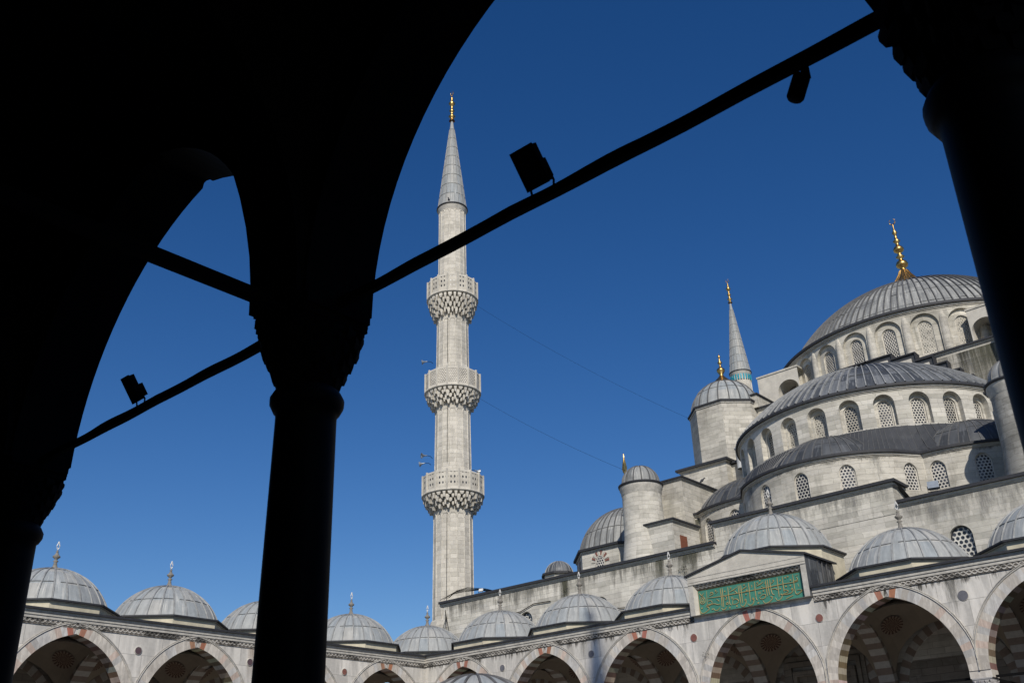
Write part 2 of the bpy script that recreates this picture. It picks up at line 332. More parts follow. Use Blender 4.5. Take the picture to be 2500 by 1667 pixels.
# ---------------------------------------------------------------- shared shapes
def arch_pts(a,h,n=14,off=0.0):
    """pointed arch, half span a, rise h above the springing, offset outward; left springing -> crown -> right springing"""
    r=(a*a+h*h)/(2*a) if h>=a else a
    if h<a: # low round arch
        return [(-(a+off)*cos(PI*i/(2*n)),(h+off)*sin(PI*i/(2*n))) for i in range(2*n+1)]
    cx=r-a; ro=r+off; tmax=math.acos(min(1,cx/ro))
    R_=[(ro*cos(tmax*i/n)-cx,ro*sin(tmax*i/n)) for i in range(n+1)]    # right springing->crown
    R_[-1]=(0,R_[-1][1])
    return [(-x,z) for x,z in R_]+[(x,z) for x,z in reversed(R_[:-1])]
def archwall(mb,mp,s0,s1,z0,z1,wins,depth,mat,ds=1e9,rmat=None,thick=None,back=False):
    """wall sheet in (s,d,z) with arched openings wins=[(sc,halfw,zb,zspring,rise)] and reveals of the given depth"""
    def quad(a,b,za0,zb0,za1,zb1,d=0):
        u=[(a,za0),(b,zb0),(b,zb1),(a,za1)]
        mb.face([mp(a,d,za0),mp(b,d,zb0),mp(b,d,zb1),mp(a,d,za1)],mat,uv=u)
    def rect(a,b,c,d_):
        if b-a<1e-6 or d_-c<1e-6: return
        k=max(1,int(math.ceil((b-a)/ds)))
        for i in range(k):
            x0=a+(b-a)*i/k; x1=a+(b-a)*(i+1)/k; quad(x0,x1,c,c,d_,d_)
    cur=s0
    for (sc,hw,zb,zs,rise) in sorted(wins):
        rect(cur,sc-hw,z0,z1); rect(sc-hw,sc+hw,z0,zb)
        P=arch_pts(hw,rise,8 if hw<1 else 16)
        for (xa,ha),(xb,hb) in zip(P[:-1],P[1:]): quad(sc+xa,sc+xb,zs+ha,zs+hb,z1,z1)
        out=[(-hw,zb-zs)]+P+[(hw,zb-zs)]
        for (xa,ha),(xb,hb) in zip(out[:-1],out[1:]):
            mb.face([mp(sc+xb,0,zs+hb),mp(sc+xa,0,zs+ha),mp(sc+xa,depth,zs+ha),mp(sc+xb,depth,zs+hb)],rmat or mat)
        if zb>z0+1e-6: mb.face([mp(sc-hw,0,zb),mp(sc+hw,0,zb),mp(sc+hw,depth,zb),mp(sc-hw,depth,zb)],rmat or mat)
        cur=sc+hw
    rect(cur,s1,z0,z1)
def window(parent,mp,sc,hw,zb,zs,rise,d,mat='grille',fr=.05,frm='plaster',inner=None):
    """thin stone frame with its pierced grille as a sub-part"""
    P=arch_pts(hw+.03,rise+.03,8); Q=arch_pts(hw-fr,rise-fr*.8,8)
    po=[(-hw-.03,zb-zs)]+P+[(hw+.03,zb-zs)]; qi=[(-hw+fr,zb-zs+fr)]+Q+[(hw-fr,zb-zs+fr)]
    mb=MB()
    n=len(po)
    for i in range(n):
        j=(i+1)%n
        a,b,c,e=po[i],po[j],qi[j],qi[i]
        mb.face([mp(sc+a[0],d-.03,zs+a[1]),mp(sc+b[0],d-.03,zs+b[1]),mp(sc+c[0],d-.03,zs+c[1]),mp(sc+e[0],d-.03,zs+e[1])],frm)
        mb.face([mp(sc+e[0],d-.03,zs+e[1]),mp(sc+c[0],d-.03,zs+c[1]),mp(sc+c[0],d+.03,zs+c[1]),mp(sc+e[0],d+.03,zs+e[1])],frm)
    w=mb.build('window',parent); mat=random.choice(GV.get(mat,[mat]))
    g=MB(); Pt=[(-hw-.02,zb-zs)]+arch_pts(hw+.02,rise+.02,8)+[(hw+.02,zb-zs)]
    for i in range(1,len(Pt)-2):
        if i==len(Pt)//2: pass
    c=(0,zb-zs)
    for i in range(len(Pt)-1):
        a,b=Pt[i],Pt[i+1]
        g.face([mp(sc+c[0],d,zs+c[1]),mp(sc+b[0],d,zs+b[1]),mp(sc+a[0],d,zs+a[1])],mat,uv=[(c[0],c[1]),(b[0],b[1]),(a[0],a[1])])
    g.build('grille',w)
    return w
def stain(parent,mp,s0,s1,z0,z1,mat,ds=1e9,seed=0):
    mb=MB(); L=s1-s0; e=min(.45*L,.35); cuts=[s0,s0+e]; k=max(1,int(math.ceil((L-2*e)/min(ds,1e3)))) 
    cuts+=[s0+e+(L-2*e)*i/k for i in range(1,k+1)]; cuts.append(s1)
    for i,(a,b) in enumerate(zip(cuts[:-1],cuts[1:])):
        if b-a<1e-5: continue
        ca=0 if i==0 else 1; cb=0 if i==len(cuts)-2 else 1
        kk=len(mb.c); mb.face([mp(a,-.006,z0),mp(b,-.006,z0),mp(b,-.006,z1),mp(a,-.006,z1)],mat,uv=[(a+seed,0),(b+seed,0),(b+seed,1),(a+seed,1)])
        mb.c[kk:kk+4]=[(ca*.6,)*3,(cb*.6,)*3,(cb,)*3,(ca,)*3]
    return mb.build('stain',parent)
def cap_prof(r,h,n=14,lip=.0):
    Rr=(r*r+h*h)/(2*h); t1=math.asin(min(1,r/Rr)) if h<=r else PI-math.asin(min(1,r/Rr))
    P=[(Rr*sin(t1*(1-i/n)),h-Rr+Rr*cos(t1*(1-i/n))) for i in range(n+1)]; P[-1]=(0,h); P[0]=(r,0)
    if lip: P=[(r+lip,-lip*.55)]+P
    return P
def ribbed_cap(mb,prof,nrib,mat,seam,cx,cy,cz,a0=0,a1=2*PI,rw=.045,rh=.05,rings=(),nseg=None,ribstop=.02):
    full=abs(a1-a0-2*PI)<1e-6
    n=nseg or max(24,nrib*(2 if nrib<40 else 1)); n=(n//nrib)*nrib or nrib
    mb.lathe(prof,n,mat,cx,cy,a0,a1,us=nrib,cz=cz)
    for k in range(nrib+(0 if full else 1)):
        a=a0+(a1-a0)*k/nrib
        t=Vector((-sin(a),cos(a),0)); o=Vector((cos(a),sin(a),0)); pr=[]
        for i,(r,z) in enumerate(prof):
            i0=max(0,i-1); i1=min(len(prof)-1,i+1)
            nz=Vector((prof[i1][1]-prof[i0][1],-(prof[i1][0]-prof[i0][0]))); 
            if nz.length>0: nz.normalize()
            N_=o*nz.x+Vector((0,0,1))*nz.y
            if r<ribstop*prof[0][0]: continue
            w=min(rw,r*PI/nrib*.7)
            p=Vector((cx,cy,cz))+o*r+Vector((0,0,z)); pr.append((p-t*w,p-t*w*.6+N_*rh,p+t*w*.6+N_*rh,p+t*w))
        for A,B in zip(pr[:-1],pr[1:]):
            for i in range(3): mb.face([A[i],A[i+1],B[i+1],B[i]],seam,smooth=True)
    for fr in rings:
        i=fr*(len(prof)-1); i0=int(i); tt=i-i0; 
        if i0>=len(prof)-1: continue
        r=prof[i0][0]*(1-tt)+prof[i0+1][0]*tt; z=prof[i0][1]*(1-tt)+prof[i0+1][1]*tt
        m_=n; 
        for j in range(m_):
            if random.random()<.12: continue
            b0=a0+(a1-a0)*j/m_; b1=a0+(a1-a0)*(j+1)/m_; wob=random.uniform(-.012,.012)*r/3
            q=[]
            for b in (b0,b1):
                q.append((Vector((cx+(r+.004)*cos(b),cy+(r+.004)*sin(b),cz+z-.022+wob)),Vector((cx+(r+.035)*cos(b),cy+(r+.035)*sin(b),cz+z+wob)),Vector((cx+(r-.01)*cos(b),cy+(r-.01)*sin(b),cz+z+.03+wob))))
            for i in range(2): mb.face([q[0][i],q[1][i],q[1][i+1],q[0][i+1]],'seam_dark')
def oct_poly(cx,cy,ap,n=8,ph=None):
    ph=PI/n if ph is None else ph; r=ap/cos(PI/n)
    return [(cx+r*cos(ph+2*PI*i/n),cy+r*sin(ph+2*PI*i/n)) for i in range(n)]
def finial(parent,x,y,z,h,mat,kind='ball',name='finial'):
    mb=MB()
    if kind=='portico':
        pr=[(.30,0),(.29,.04),(.17,.10),(.10,.22),(.055,.34),(.06,.36),(.04,.40),(.09,.46),(.04,.52),(.045,.56),(.12,.66),(.125,.70),(.06,.80),(.03,.92),(.055,.95),(.02,.98),(.018,1.05)]
        pr=[(r*(1.55 if i>3 else 1.1),zz/1.45*h) for i,(r,zz) in enumerate(pr)]; mb.lathe(pr,14,mat,x,y,cz=z)
        for s_ in (-1,1):   # open lance head
            pts=[(0,1.03),(.06,1.15),(.075,1.22),(.04,1.33),(0,1.45)]
            mb.tube([(x+s_*a,y,z+b/1.45*h) for a,b in pts],.026,'white',5)
    else:
        ph=[0,.02,.10,.20,.24,.28,.36,.42,.46,.52,.58,.62,.68,.72,.78,.82,.88,.91]
        if kind=='bell': # big fluted bell and balls
            pr=[(2.0,0),(1.6,0.08),(1.2,0.145),(0.85,0.2),(0.55,0.26),(0.38,0.31),(0.24,0.335),(0.24,0.345),(0.5,0.374),(0.53,0.399),(0.42,0.429),(0.2,0.449),(0.18,0.475),(0.38,0.495),(0.2,0.52),(0.17,0.546),(0.42,0.571),(0.46,0.596),(0.36,0.621),(0.16,0.646),(0.15,0.679),(0.32,0.704),(0.14,0.729),(0.11,0.788),(0.24,0.813),(0.08,0.855),(0.04,0.93)]
        elif kind=='small':
            pr=[(.85,-.03),(.66,.06),(.28,.2),(.14,.28),(.34,.40),(.33,.46),(.1,.54),(.08,.62),(.2,.68),(.08,.75),(.06,.84),(.13,.88),(.04,.93),(.0,1.)]
        else:
            pr=[(.30,0),(.16,.10),(.15,.12),(.34,.16),(.15,.21),(.15,.32),(.27,.36),(.14,.40),(.13,.50),(.2,.56),(.33,.62),(.16,.70),(.09,.76),(.18,.79),(.07,.84),(.03,.93)]
        if kind=='spear': pr=[q for q in pr if q[1]<=.5]+[(.12,.56),(.04,.63)]
        pr=[(r,zz*h) for r,zz in pr]; mb.lathe(pr,20,mat,x,y,cz=z)
        if kind=='bell':
            for k in range(20):
                a=2*PI*k/20; mb.tube([(x+(r+.01)*cos(a),y+(r+.01)*sin(a),z+zz*h) for r,zz in ((2.0,0),(1.6,.08),(1.2,.145),(.85,.2),(.55,.26),(.38,.31))],.045,mat,5)
        if kind=='spear':   # leaf-shaped head
            L_=[(0,.62),(.17,.68),(.24,.74),(.17,.83),(.05,.95),(0,1.02)]
            for sg in (-1,1):
                for (a0,b0),(a1,b1) in zip(L_[:-1],L_[1:]):
                    for yy in (-.03,.03): mb.face([(x,y+yy*1.5,z+b0*h),(x+sg*a0,y,z+b0*h),(x+sg*a1,y,z+b1*h),(x,y+yy*1.5,z+b1*h)],mat)
        elif kind!='small':   # crescent
            cr=.3 if kind=='bell' else .22
            mb.tube([(x+cr*sin(t)*.9,y,z+h*.93+cr-cr*cos(t)) for t in [R(d) for d in range(-150,151,20)]],lambda i:(.05 if 3<i<12 else .03),mat,6)
    return mb.build(name,parent)
# ---------------------------------------------------------------- setting
g=MB(); 
for x0,x1,y0,y1 in ((-600,600,-600,600),):
    g.face([(x0,y0,0),(x1,y0,0),(x1,y1,0),(x0,y1,0)],'paving')
tag(g.build('ground'),'pale stone paving of the courtyard and the land around the mosque',None,None,'structure')

OFF={}
def place(o,root):
    """part modelled in world coordinates under a thing standing at root.location"""
    o.location=-root.location; return o

# ---------------------------------------------------------------- arcaded portico
def ring(mb,mp,sc,a,h,zs,off,d0,d1,N,cf,cs,mat,xlim=None):
    r=(a*a+h*h)/(2*a); cx=r-a; tin=math.acos(cx/r); crown=sqrt((r+off)**2-cx**2)
    def pt(t,o):
        x=(r+o)*cos(t)-cx; z=(r+o)*sin(t)
        if x<0: x,z=0,crown
        if xlim and x>xlim: x=xlim
        return x,z
    for sd in (-1,1):
        for i in range(N):
            t0=min(tin,tin*i/(N-.5)); t1=min(tin,tin*(i+1)/(N-.5)); I=[pt(t0,0),pt(t1,0)]; O=[pt(t0,off),pt(t1,off)]
            if i==N-1: O[1]=(0,crown)
            k=(i if sd<0 else -1-i); fcol=cf(N-1-i,sd); scol=cs(N-1-i,sd)
            P=[(sc+sd*x,zs+z) for x,z in (I[0],I[1],O[1],O[0])]
            uv=[(x*1.3+sd*7+i*3.1,z) for x,z in P]
            mb.face([mp(x,d0,z) for x,z in P],mat,uv=uv,col=fcol)
            mb.face([mp(x,d1,z) for x,z in P],mat,uv=uv,col=fcol)
            (xa,za),(xb,zb)=P[0],P[1]
            mb.face([mp(xa,d0,za),mp(xb,d0,zb),mp(xb,d1,zb),mp(xa,d1,za)],mat,col=scol)
            (xa,za),(xb,zb)=P[3],P[2]
            mb.face([mp(xa,d0,za),mp(xb,d0,zb),mp(xb,d1,zb),mp(xa,d1,za)],mat,col=fcol)
def ring_path(sc,a,h,zs,off,n=14,xlim=None):
    r=(a*a+h*h)/(2*a); cx=r-a; ro=r+off; tm=math.acos(cx/ro)
    L=[(ro*cos(tm*i/n)-cx,ro*sin(tm*i/n)) for i in range(n+1)]
    if xlim: L=[(min(x,xlim),z) for x,z in L]
    return [(sc-x,zs+z) for x,z in L]+[(sc+x,zs+z) for x,z in reversed(L[:-1])]
def col_mb(h_ring,mat,r=.30):
    mb=MB(); mb.lathe([(.46,0),(.46,.12),(.42,.2),(.44,.26),(.36,.34),(.345,.5),(r+.03,1.2),(r,h_ring-.25),(r,h_ring-.12),(r+.03,h_ring-.1),(r+.065,h_ring-.03),(r+.068,h_ring+.03),(r+.03,h_ring+.1),(r,h_ring+.13)],28,mat)
    return mb
def capital_mb(z0,z1,mat):
    """stalactite capital: tiers of hanging brackets widening from a round neck to a square abacus"""
    mb=MB(); H=z1-z0; mb.lathe([(.30,z0),(.31,z0+H*.3),(.36,z0+H*.75),(.40,z0+H*.86)],16,mat)
    tiers=[(.302+.118*(i/6)**.85,.02+.115*i,.19+.115*i,12 if i<3 else 16) for i in range(7)]
    for ti,(hs,a,b,n) in enumerate(tiers):
        za=z0+a*H; zb=z0+b*H
        for k in range(n):
            if True:
                t=2*PI*(k+.5*(ti%2))/n; sq=1/max(abs(cos(t)),abs(sin(t))); f=min(1,(ti+1)/5)
                rad=hs*(1+(min(sq,1.22)-1)*f); w=rad*PI/n*.86; dp=.07
                o=Vector((cos(t),sin(t),0)); tt=Vector((-sin(t),cos(t),0))
                top=[o*(rad+.02)-tt*w,o*(rad+.02)+tt*w,o*(rad-dp*2)+tt*w,o*(rad-dp*2)-tt*w]
                bot=[o*(rad-.004)-tt*w*.72,o*(rad-.004)+tt*w*.72,o*(rad-dp*1.6)+tt*w*.6,o*(rad-dp*1.6)-tt*w*.6]
                T=[Vector((p.x,p.y,zb)) for p in top]; Bm=[Vector((p.x,p.y,za)) for p in bot]; Md=[Vector((p.x,p.y,zb-(zb-za)*.35)) for p in top]
                for A,C in ((Bm,Md),(Md,T)):
                    for i in range(4): mb.face([A[i],A[(i+1)%4],C[(i+1)%4],C[i]],mat)
                mb.face([Bm[3],Bm[2],Bm[1],Bm[0]],mat); mb.face(T,mat)
    s=.385; mb.box(-s,s,-s,s,z0+.86*H,z1-.08*H,mat); s=.405; mb.box(-s,s,-s,s,z1-.07*H,z1,mat)
    return mb
REDV=(.64,.30,.21)
def vface(i,sd):
    if i==1: return tuple(x*random.uniform(.85,1.1) for x in REDV)
    b=random.uniform(.78,1.08); t=random.random()
    if t<.08: return (b*1.0,b*.86,b*.80)
    if t<.3: return (b*.9,b*.93,b*.97)
    return (b,b*.985,b*.96)
def stripe(a=(.40,.30,.24),b=(.9,.87,.82),ph=0):
    return lambda i,sd: (tuple(x*random.uniform(.85,1.1) for x in (a if (i+ph)%2 else b)))
def portico_dome(root,cu,cw,zbase,z_eave,h,r,label=None,mat='lead_light',seams=26,fin=1.5,drum='plaster_cream'):
    d=MB(); P=oct_poly(cu,cw,r+.17); d.prism(P,zbase,z_eave-.14,drum,caps=False)
    P2=oct_poly(cu,cw,r+.22); d.prism(P2,z_eave-.13,z_eave-.08,'moulding')
    P3=oct_poly(cu,cw,r+.34); d.prism(P3,z_eave-.08,z_eave,'lead_edge',top='lead_light'); 
    d.build('dome_drum',root)
    # lead apron between eave and dome
    mb=MB(); prof=cap_prof(r,h,16,lip=.14); ribbed_cap(mb,prof,seams,mat,'seam',cu,cw,z_eave+.03,rings=(.34,.72),nseg=seams*2,ribstop=.07)
    o=mb.build('dome',root)
    finial(o,cu,cw,z_eave+h-.02,fin,'stonecap','portico')
    return o
def wing(name,label,loc,rz,cols,opt):
    g_=opt.get; root=thing(name,label,'portico',loc,rz)
    zs=g_('zs',6.6); rise=g_('rise',3.5); a=2.87; near=g_('near',False)
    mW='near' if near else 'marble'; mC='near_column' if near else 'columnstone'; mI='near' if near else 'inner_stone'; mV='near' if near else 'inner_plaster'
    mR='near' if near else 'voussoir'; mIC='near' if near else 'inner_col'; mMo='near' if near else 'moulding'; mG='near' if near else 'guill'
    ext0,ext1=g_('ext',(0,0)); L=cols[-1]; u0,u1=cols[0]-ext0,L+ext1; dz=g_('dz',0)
    mp=lambda s,d,z:(s,d,z)
    wins=[((p+q)/2,a+.03,zs,zs,rise+.02) for p,q in zip(cols[:-1],cols[1:])]
    wl,wr=cols[0]-g_('pe',(.45,.45))[0],L+g_('pe',(.45,.45))[1]
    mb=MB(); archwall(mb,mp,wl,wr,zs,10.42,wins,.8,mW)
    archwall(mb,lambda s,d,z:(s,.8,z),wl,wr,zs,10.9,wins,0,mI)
    for c in cols: mb.box(max(wl,c-.45),min(wr,c+.45),0.002,.798,(zs-.3 if not near else 6.25),zs,mR)
    mb.face([(wl,0,zs-.3),(wl,.8,zs-.3),(wl,.8,10.42),(wl,0,10.42)],mW); mb.face([(wr,0,zs-.3),(wr,.8,zs-.3),(wr,.8,10.42),(wr,0,10.42)],mW)
    mb.build('arcade_wall',root)
    for bi,(p,q) in enumerate(zip(cols[:-1],cols[1:])):
        c=(p+q)/2; mb=MB()
        ring(mb,mp,c,a,rise,zs,.5,-.03,.83,19,vface,stripe(ph=bi),mR,xlim=3.29)
        if not near:
            for of,rr in ((.53,.03),(.60,.018)): mb.tube([(x,-.045,z) for x,z in ring_path(c,a,rise,zs,of,xlim=3.29)],rr,mMo,5)
        mb.build('arch_ring',root)
    hr=g_('hring',5.39)
    for ci,c in enumerate(cols):
        if ci in g_('skipcols',()): continue
        cu=c; mb=col_mb(hr,mC,.30)
        for k in range(len(mb.v)): mb.v[k]=(mb.v[k][0]+cu,mb.v[k][1]+.4,mb.v[k][2])
        co=mb.build('column',root)
        mb=capital_mb(hr+.12,zs-.3 if not near else 6.22,mC if not near else 'near')
        for k in range(len(mb.v)): mb.v[k]=(mb.v[k][0]+cu,mb.v[k][1]+.4,mb.v[k][2])
        mb.build('capital',co)
    if near:
        for c in cols:
            mb=MB(); mb.box(c-.405,c+.405,-.01,.81,6.22,6.27,mR); mb.build('impost',root)
    # tie bars, dark iron wrapped with cable
    for bi,(p,q) in enumerate(zip(cols[:-1],cols[1:])):
        mb=MB(); zt=6.35; n=26 if near else 6; th=.043 if near else .05
        for i in range(n):
            ua=p+(q-p)*i/n; ub=p+(q-p)*(i+1)/n
            w1=[.012*sin(ua*2.1+bi)+.009*sin(ua*5.3),.012*sin(ub*2.1+bi)+.009*sin(ub*5.3)] if near else [0,0]
            for (za,zb) in ((-th,th),):
                A=[(ua,.365,zt+za+w1[0]*.4),(ua,.435,zt+za+w1[0]*.4),(ua,.435,zt+zb+w1[0]),(ua,.365,zt+zb+w1[0])]
                B=[(ub,.365,zt+za+w1[1]*.4),(ub,.435,zt+za+w1[1]*.4),(ub,.435,zt+zb+w1[1]),(ub,.365,zt+zb+w1[1])]
                for k in range(4): mb.face([A[k],A[(k+1)%4],B[(k+1)%4],B[k]],'iron')
        tb=mb.build('tie_bar',root)
        if near:
            cb=MB(); P=[]; nn=60
            for i in range(nn+1):
                u=p+(q-p)*i/nn; P.append((u,.40+.012*sin(u*3),zt+th+.006+.02*abs(sin(u*1.3+bi))+.006*sin(u*5.3)))
            cb.tube(P,.017,'cable',5)
            for u in (): cb.box(u-.012,u+.012,.34,.46,zt-th-.006,zt+th+.03,'cable')
            cb.build('cable',tb)
    # transverse arches between the arcade and the rear wall
    for ci,c in enumerate(cols):
        if ci in g_('skiptr',()): continue
        mq=lambda s,d,z,c=c:(c+d,s,z)
        for d in (-.4,.4):
            pass
        mb=MB(); archwall(mb,mq,.8,7.1,zs,10.95,[(3.76,2.88,zs,zs,rise+.02)],0,mI)
        for k in range(len(mb.v)): mb.v[k]=(mb.v[k][0]-.37,mb.v[k][1],mb.v[k][2])
        kk=len(mb.v); archwall(mb,mq,.8,7.1,zs,10.95,[(3.76,2.88,zs,zs,rise+.02)],0,mI)
        for k in range(kk,len(mb.v)): mb.v[k]=(mb.v[k][0]+.37,mb.v[k][1],mb.v[k][2])
        st=stripe((.40,.25,.18),(1.05,.98,.9),ph=ci)
        ring(mb,mq,3.76,2.85,rise,zs,.45,-.40,.40,15,lambda i,sd:((.30,.24,.20) if i%2 else (.48,.46,.42)),lambda i,sd:((.29,.23,.19) if i%2 else (.54,.52,.48)),mIC)
        mb.box(c-.42,c+.42,6.62,7.1,0,zs,mI)
        mb.build('transverse_arch',root)
        tb=MB(); tb.box(c-.05,c+.05,.6,7.0,6.35-.065,6.35+.065,'iron'); tb.build('tie_bar',root)
    # vaults
    bays=[(p,q) for p,q in zip(cols[:-1],cols[1:])]
    if ext0: bays.insert(0,(cols[0]-ext0,cols[0]))
    if ext1: bays.append((L,L+ext1))
    for bi,(p,q) in enumerate(bays):
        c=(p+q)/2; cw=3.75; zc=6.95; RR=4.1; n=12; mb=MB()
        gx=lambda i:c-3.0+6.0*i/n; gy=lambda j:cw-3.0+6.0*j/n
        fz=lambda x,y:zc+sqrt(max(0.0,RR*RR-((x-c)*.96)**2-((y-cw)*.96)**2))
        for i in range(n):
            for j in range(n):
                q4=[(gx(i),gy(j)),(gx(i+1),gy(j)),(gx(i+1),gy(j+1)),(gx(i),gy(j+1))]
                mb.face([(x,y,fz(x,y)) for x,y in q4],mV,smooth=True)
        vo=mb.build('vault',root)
        if near: continue
        for sx in (-1,1):
            for sy_ in (1,):
                dv=Vector((sx*2.14,sy_*1.92,2.9)).normalized(); t1=dv.cross(Vector((0,0,1))).normalized(); t2=t1.cross(dv); mm=MB(); Rm=.55; nr,na=6,36
                base=Vector((c,cw,zc))
                def mpnt(r,t): 
                    v=(dv*4.0+t1*r*cos(t)+t2*r*sin(t)).normalized(); 
                    x,y=v.x*4.1/.96,v.y*4.1/.96
                    return base+Vector((x,y,v.z*4.1))*.987
                for i in range(nr):
                    for j in range(na):
                        dark=(i+j)%2==0 if i<5 else j%2==0
                        col=(.10,.05,.035) if dark else ((.24,.17,.12) if (i%2) else (.28,.21,.15))
                        if i==5 and not dark: col=(.27,.22,.17)
                        t0,t1_=2*PI*j/na,2*PI*(j+1)/na
                        mm.face([mpnt(Rm*i/nr,t0),mpnt(Rm*(i+1)/nr,t0),mpnt(Rm*(i+1)/nr,t1_),mpnt(Rm*i/nr,t1_)],'medallion',col=col)
                mm.build('medallion',vo)
    # rear wall with blind arch rings
    mb=MB(); mb.box(u0-.3,u1+.3,7.1,7.8,0,11.0,mI)
    mb.build('back_wall',root)
    if not near:
        for p,q in zip(cols[:-1],cols[1:]):
            mb=MB(); ring(mb,lambda s,d,z:(s,7.1-d,z),(p+q)/2,2.5,3.0,zs,.45,.06,0,14,lambda i,sd:((.30,.23,.18) if i%2 else (.50,.47,.42)),stripe(),mIC)
            mb.build('blind_arch',root)
    # cornice
    segs=g_('cseg',[(wl if ext0==0 else wl,wr)])
    mb=MB()
    for (ca,cb) in segs:
        if not near:
            mb.box(ca,cb,-.045,.3,10.40+dz,10.66+dz,mG); 
            mb.box(ca,cb,-.08,.3,10.66+dz,10.80+dz,mMo); mb.box(ca,cb,-.12,.3,10.80+dz,10.93+dz,mMo); mb.box(ca,cb,-.16,.3,10.93+dz,11.03+dz,mMo)
            k=int((cb-ca)/.9)
            mb.box(ca,cb,-.26,.3,11.03+dz,11.13+dz,'lead_edge')
        else: mb.box(ca,cb,-.3,.3,10.42,11.15,'near')
    mb.build('cornice',root)
    mb=MB(); mb.box(u0-.5,u1+.5,.302,8.1,11.0,11.10+dz,'lead_roof'); mb.build('roof',root)
    return root
S=6.6; X0,D0=-47.2,44.52; BX=[0,S,2*S,3*S,4*S+.27,5*S+.27,6*S+.27,7*S+.27]
front=wing('entrance_portico','marble portico across the front of the prayer hall, green inscription over its middle arch',(X0,D0,0),0,BX,
  dict(ext=(7.1,7.1),cseg=[(-.0,3.5*S+.135-3.32),(3.5*S+.135+3.32,7*S+.27)]))
SY=6.477
side=wing('side_portico','sunlit marble portico on the left side of the courtyard, running towards the minaret',(X0,D0-6*SY,0),PI/2,[k*SY for k in range(7)],dict(dz=-.03,skipcols=(0,6),pe=(0,0)))
right=wing('side_portico','portico closing the right side of the courtyard, behind the dark column at the right edge',(X0+BX[-1],D0,0),-PI/2,[k*SY for k in range(7)],dict(dz=-.03,skipcols=(0,6),pe=(0,0)))
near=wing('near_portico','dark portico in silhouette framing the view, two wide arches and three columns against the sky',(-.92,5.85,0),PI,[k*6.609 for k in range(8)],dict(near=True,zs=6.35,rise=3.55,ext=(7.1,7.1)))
# domes over the bays
for k in range(7):
    cu=(BX[k]+BX[k+1])/2
    if k==3: continue
    portico_dome(front,cu,3.53,11.05,11.70,2.05,2.85)
portico_dome(front,-3.58,3.53,11.05,11.70,2.05,2.85); portico_dome(front,BX[-1]+3.58,3.53,11.05,11.70,2.05,2.85)
portico_dome(front,(BX[3]+BX[4])/2,3.53,11.05,13.52,2.35,2.9,fin=1.55)
for w_ in (side,right):
    for k in range(6): portico_dome(w_,(k+.5)*SY,3.58,11.03,11.70,2.05,2.85,drum='plaster_cream')
# soot and run-off below the carved cornices
for a_,b_ in ((0,BX[3]),(BX[4],BX[7])): stain(front,lambda s,d,z:(s,d,z),a_,b_,9.55,10.41,'soot_drips',seed=a_,ds=3.3)
for u_,w_,z_,m_ in ((3*S-.55,.3,7.2,'grey_runs'),(4*S+.55,.3,7.6,'grey_runs_b'),(5*S-.2,.6,7.6,'grey_runs'),(2*S-.3,.5,7.6,'grey_runs')): stain(front,lambda s,d,z:(s,d-.004,z),u_-w_,u_+w_,z_,10.4,m_,seed=u_*3)
for u_,w_ in ((4.15*SY-.9,.3),(4.15*SY-.3,.2),(2.6,.2)): stain(side,lambda s,d,z:(s,d-.004,z),u_-w_,u_+w_,8.2,10.38,'rust',seed=u_*5)
# coloured roundels in the spandrels
rc=['greystone','greystone','greystone','redstone','redstone','greystone','redstone','greystone']
rr_=[.18,.18,.18,.19,.18,.21,.2,.2]
for k,u in enumerate(BX):
    if k in (0,7): continue
    mb=MB(); r=rr_[k]; mb.lathe([(r+.02,0),(r+.02,.02),(r,.025)],28,'moulding'); mb.lathe([(r,.02),(0,.02)],28,rc[k])
    mb.v=[(u+x,-z-.002,9.65+y) for x,y,z in mb.v]; mb.build('roundel',front)
for k in range(1,6):
    mb=MB(); r=.17; mb.lathe([(r+.03,0),(r+.03,.03),(r,.035)],28,'moulding'); mb.lathe([(r,.02),(0,.02)],28,['','purplestone','purplestone','purplestone','purplestone','redstone'][k])
    mb.v=[(k*SY+x,-z-.002,9.65+y) for x,y,z in mb.v]; mb.build('roundel',side)
# frontispiece with the inscription
cu=(BX[3]+BX[4])/2
mb=MB(); zb,ze,zp=10.66,12.66,13.38; wf=-.30
def F(u,w,z): return (cu+u,w,z)
mb.face([F(-3.3,wf,ze),F(3.3,wf,ze),F(3.3,wf,12.16),F(-3.3,wf,12.16)],'plaster')
mb.face([F(-3.3,wf,ze),F(3.3,wf,ze),F(.0,wf,zp)],'plaster')
for sd in (-1,1):
    mb.face([F(sd*3.3,wf,12.16),F(sd*3.02,wf,12.16),F(sd*3.02,wf,zb),F(sd*3.3,wf,zb)],'moulding')
    mb.face([F(sd*3.02,wf,12.16),F(sd*3.02,wf,zb),F(sd*2.9,-.06,zb),F(sd*2.9,-.06,12.16)],'plaster')
    mb.face([F(sd*3.3,wf,zb),F(sd*3.3,wf,ze),F(sd*3.3,1.0,ze),F(sd*3.3,1.0,zb)],'lead_dark')
    mb.face([F(sd*3.3,1.0,11.1),F(sd*3.3,1.0,ze),F(sd*3.1,3.2,ze),F(sd*3.1,3.2,11.1)],'lead_dark')
    for w_ in (1.0,1.5,2.0,2.6): mb.box(cu+sd*3.3-.03,cu+sd*3.3+.03,w_-.02,w_+.02,11.2,ze,'seam_dark')
mb.face([F(-3.3,wf,zb),F(3.3,wf,zb),F(3.3,0.3,zb),F(-3.3,.3,zb)],'moulding')
mb.face([F(-3.32,-.001,10.40),F(3.32,-.001,10.40),F(3.32,-.001,zb),F(-3.32,-.001,zb)],'marble')
for z,h_,o in ((12.18,.05,.03),(12.30,.03,.02),(12.52,.03,.015)): mb.box(cu-3.3,cu+3.3,wf-o,wf,z,z+h_,'moulding')
mb.build('frontispiece',front)
mb=MB()   # carved border over and beside the panel
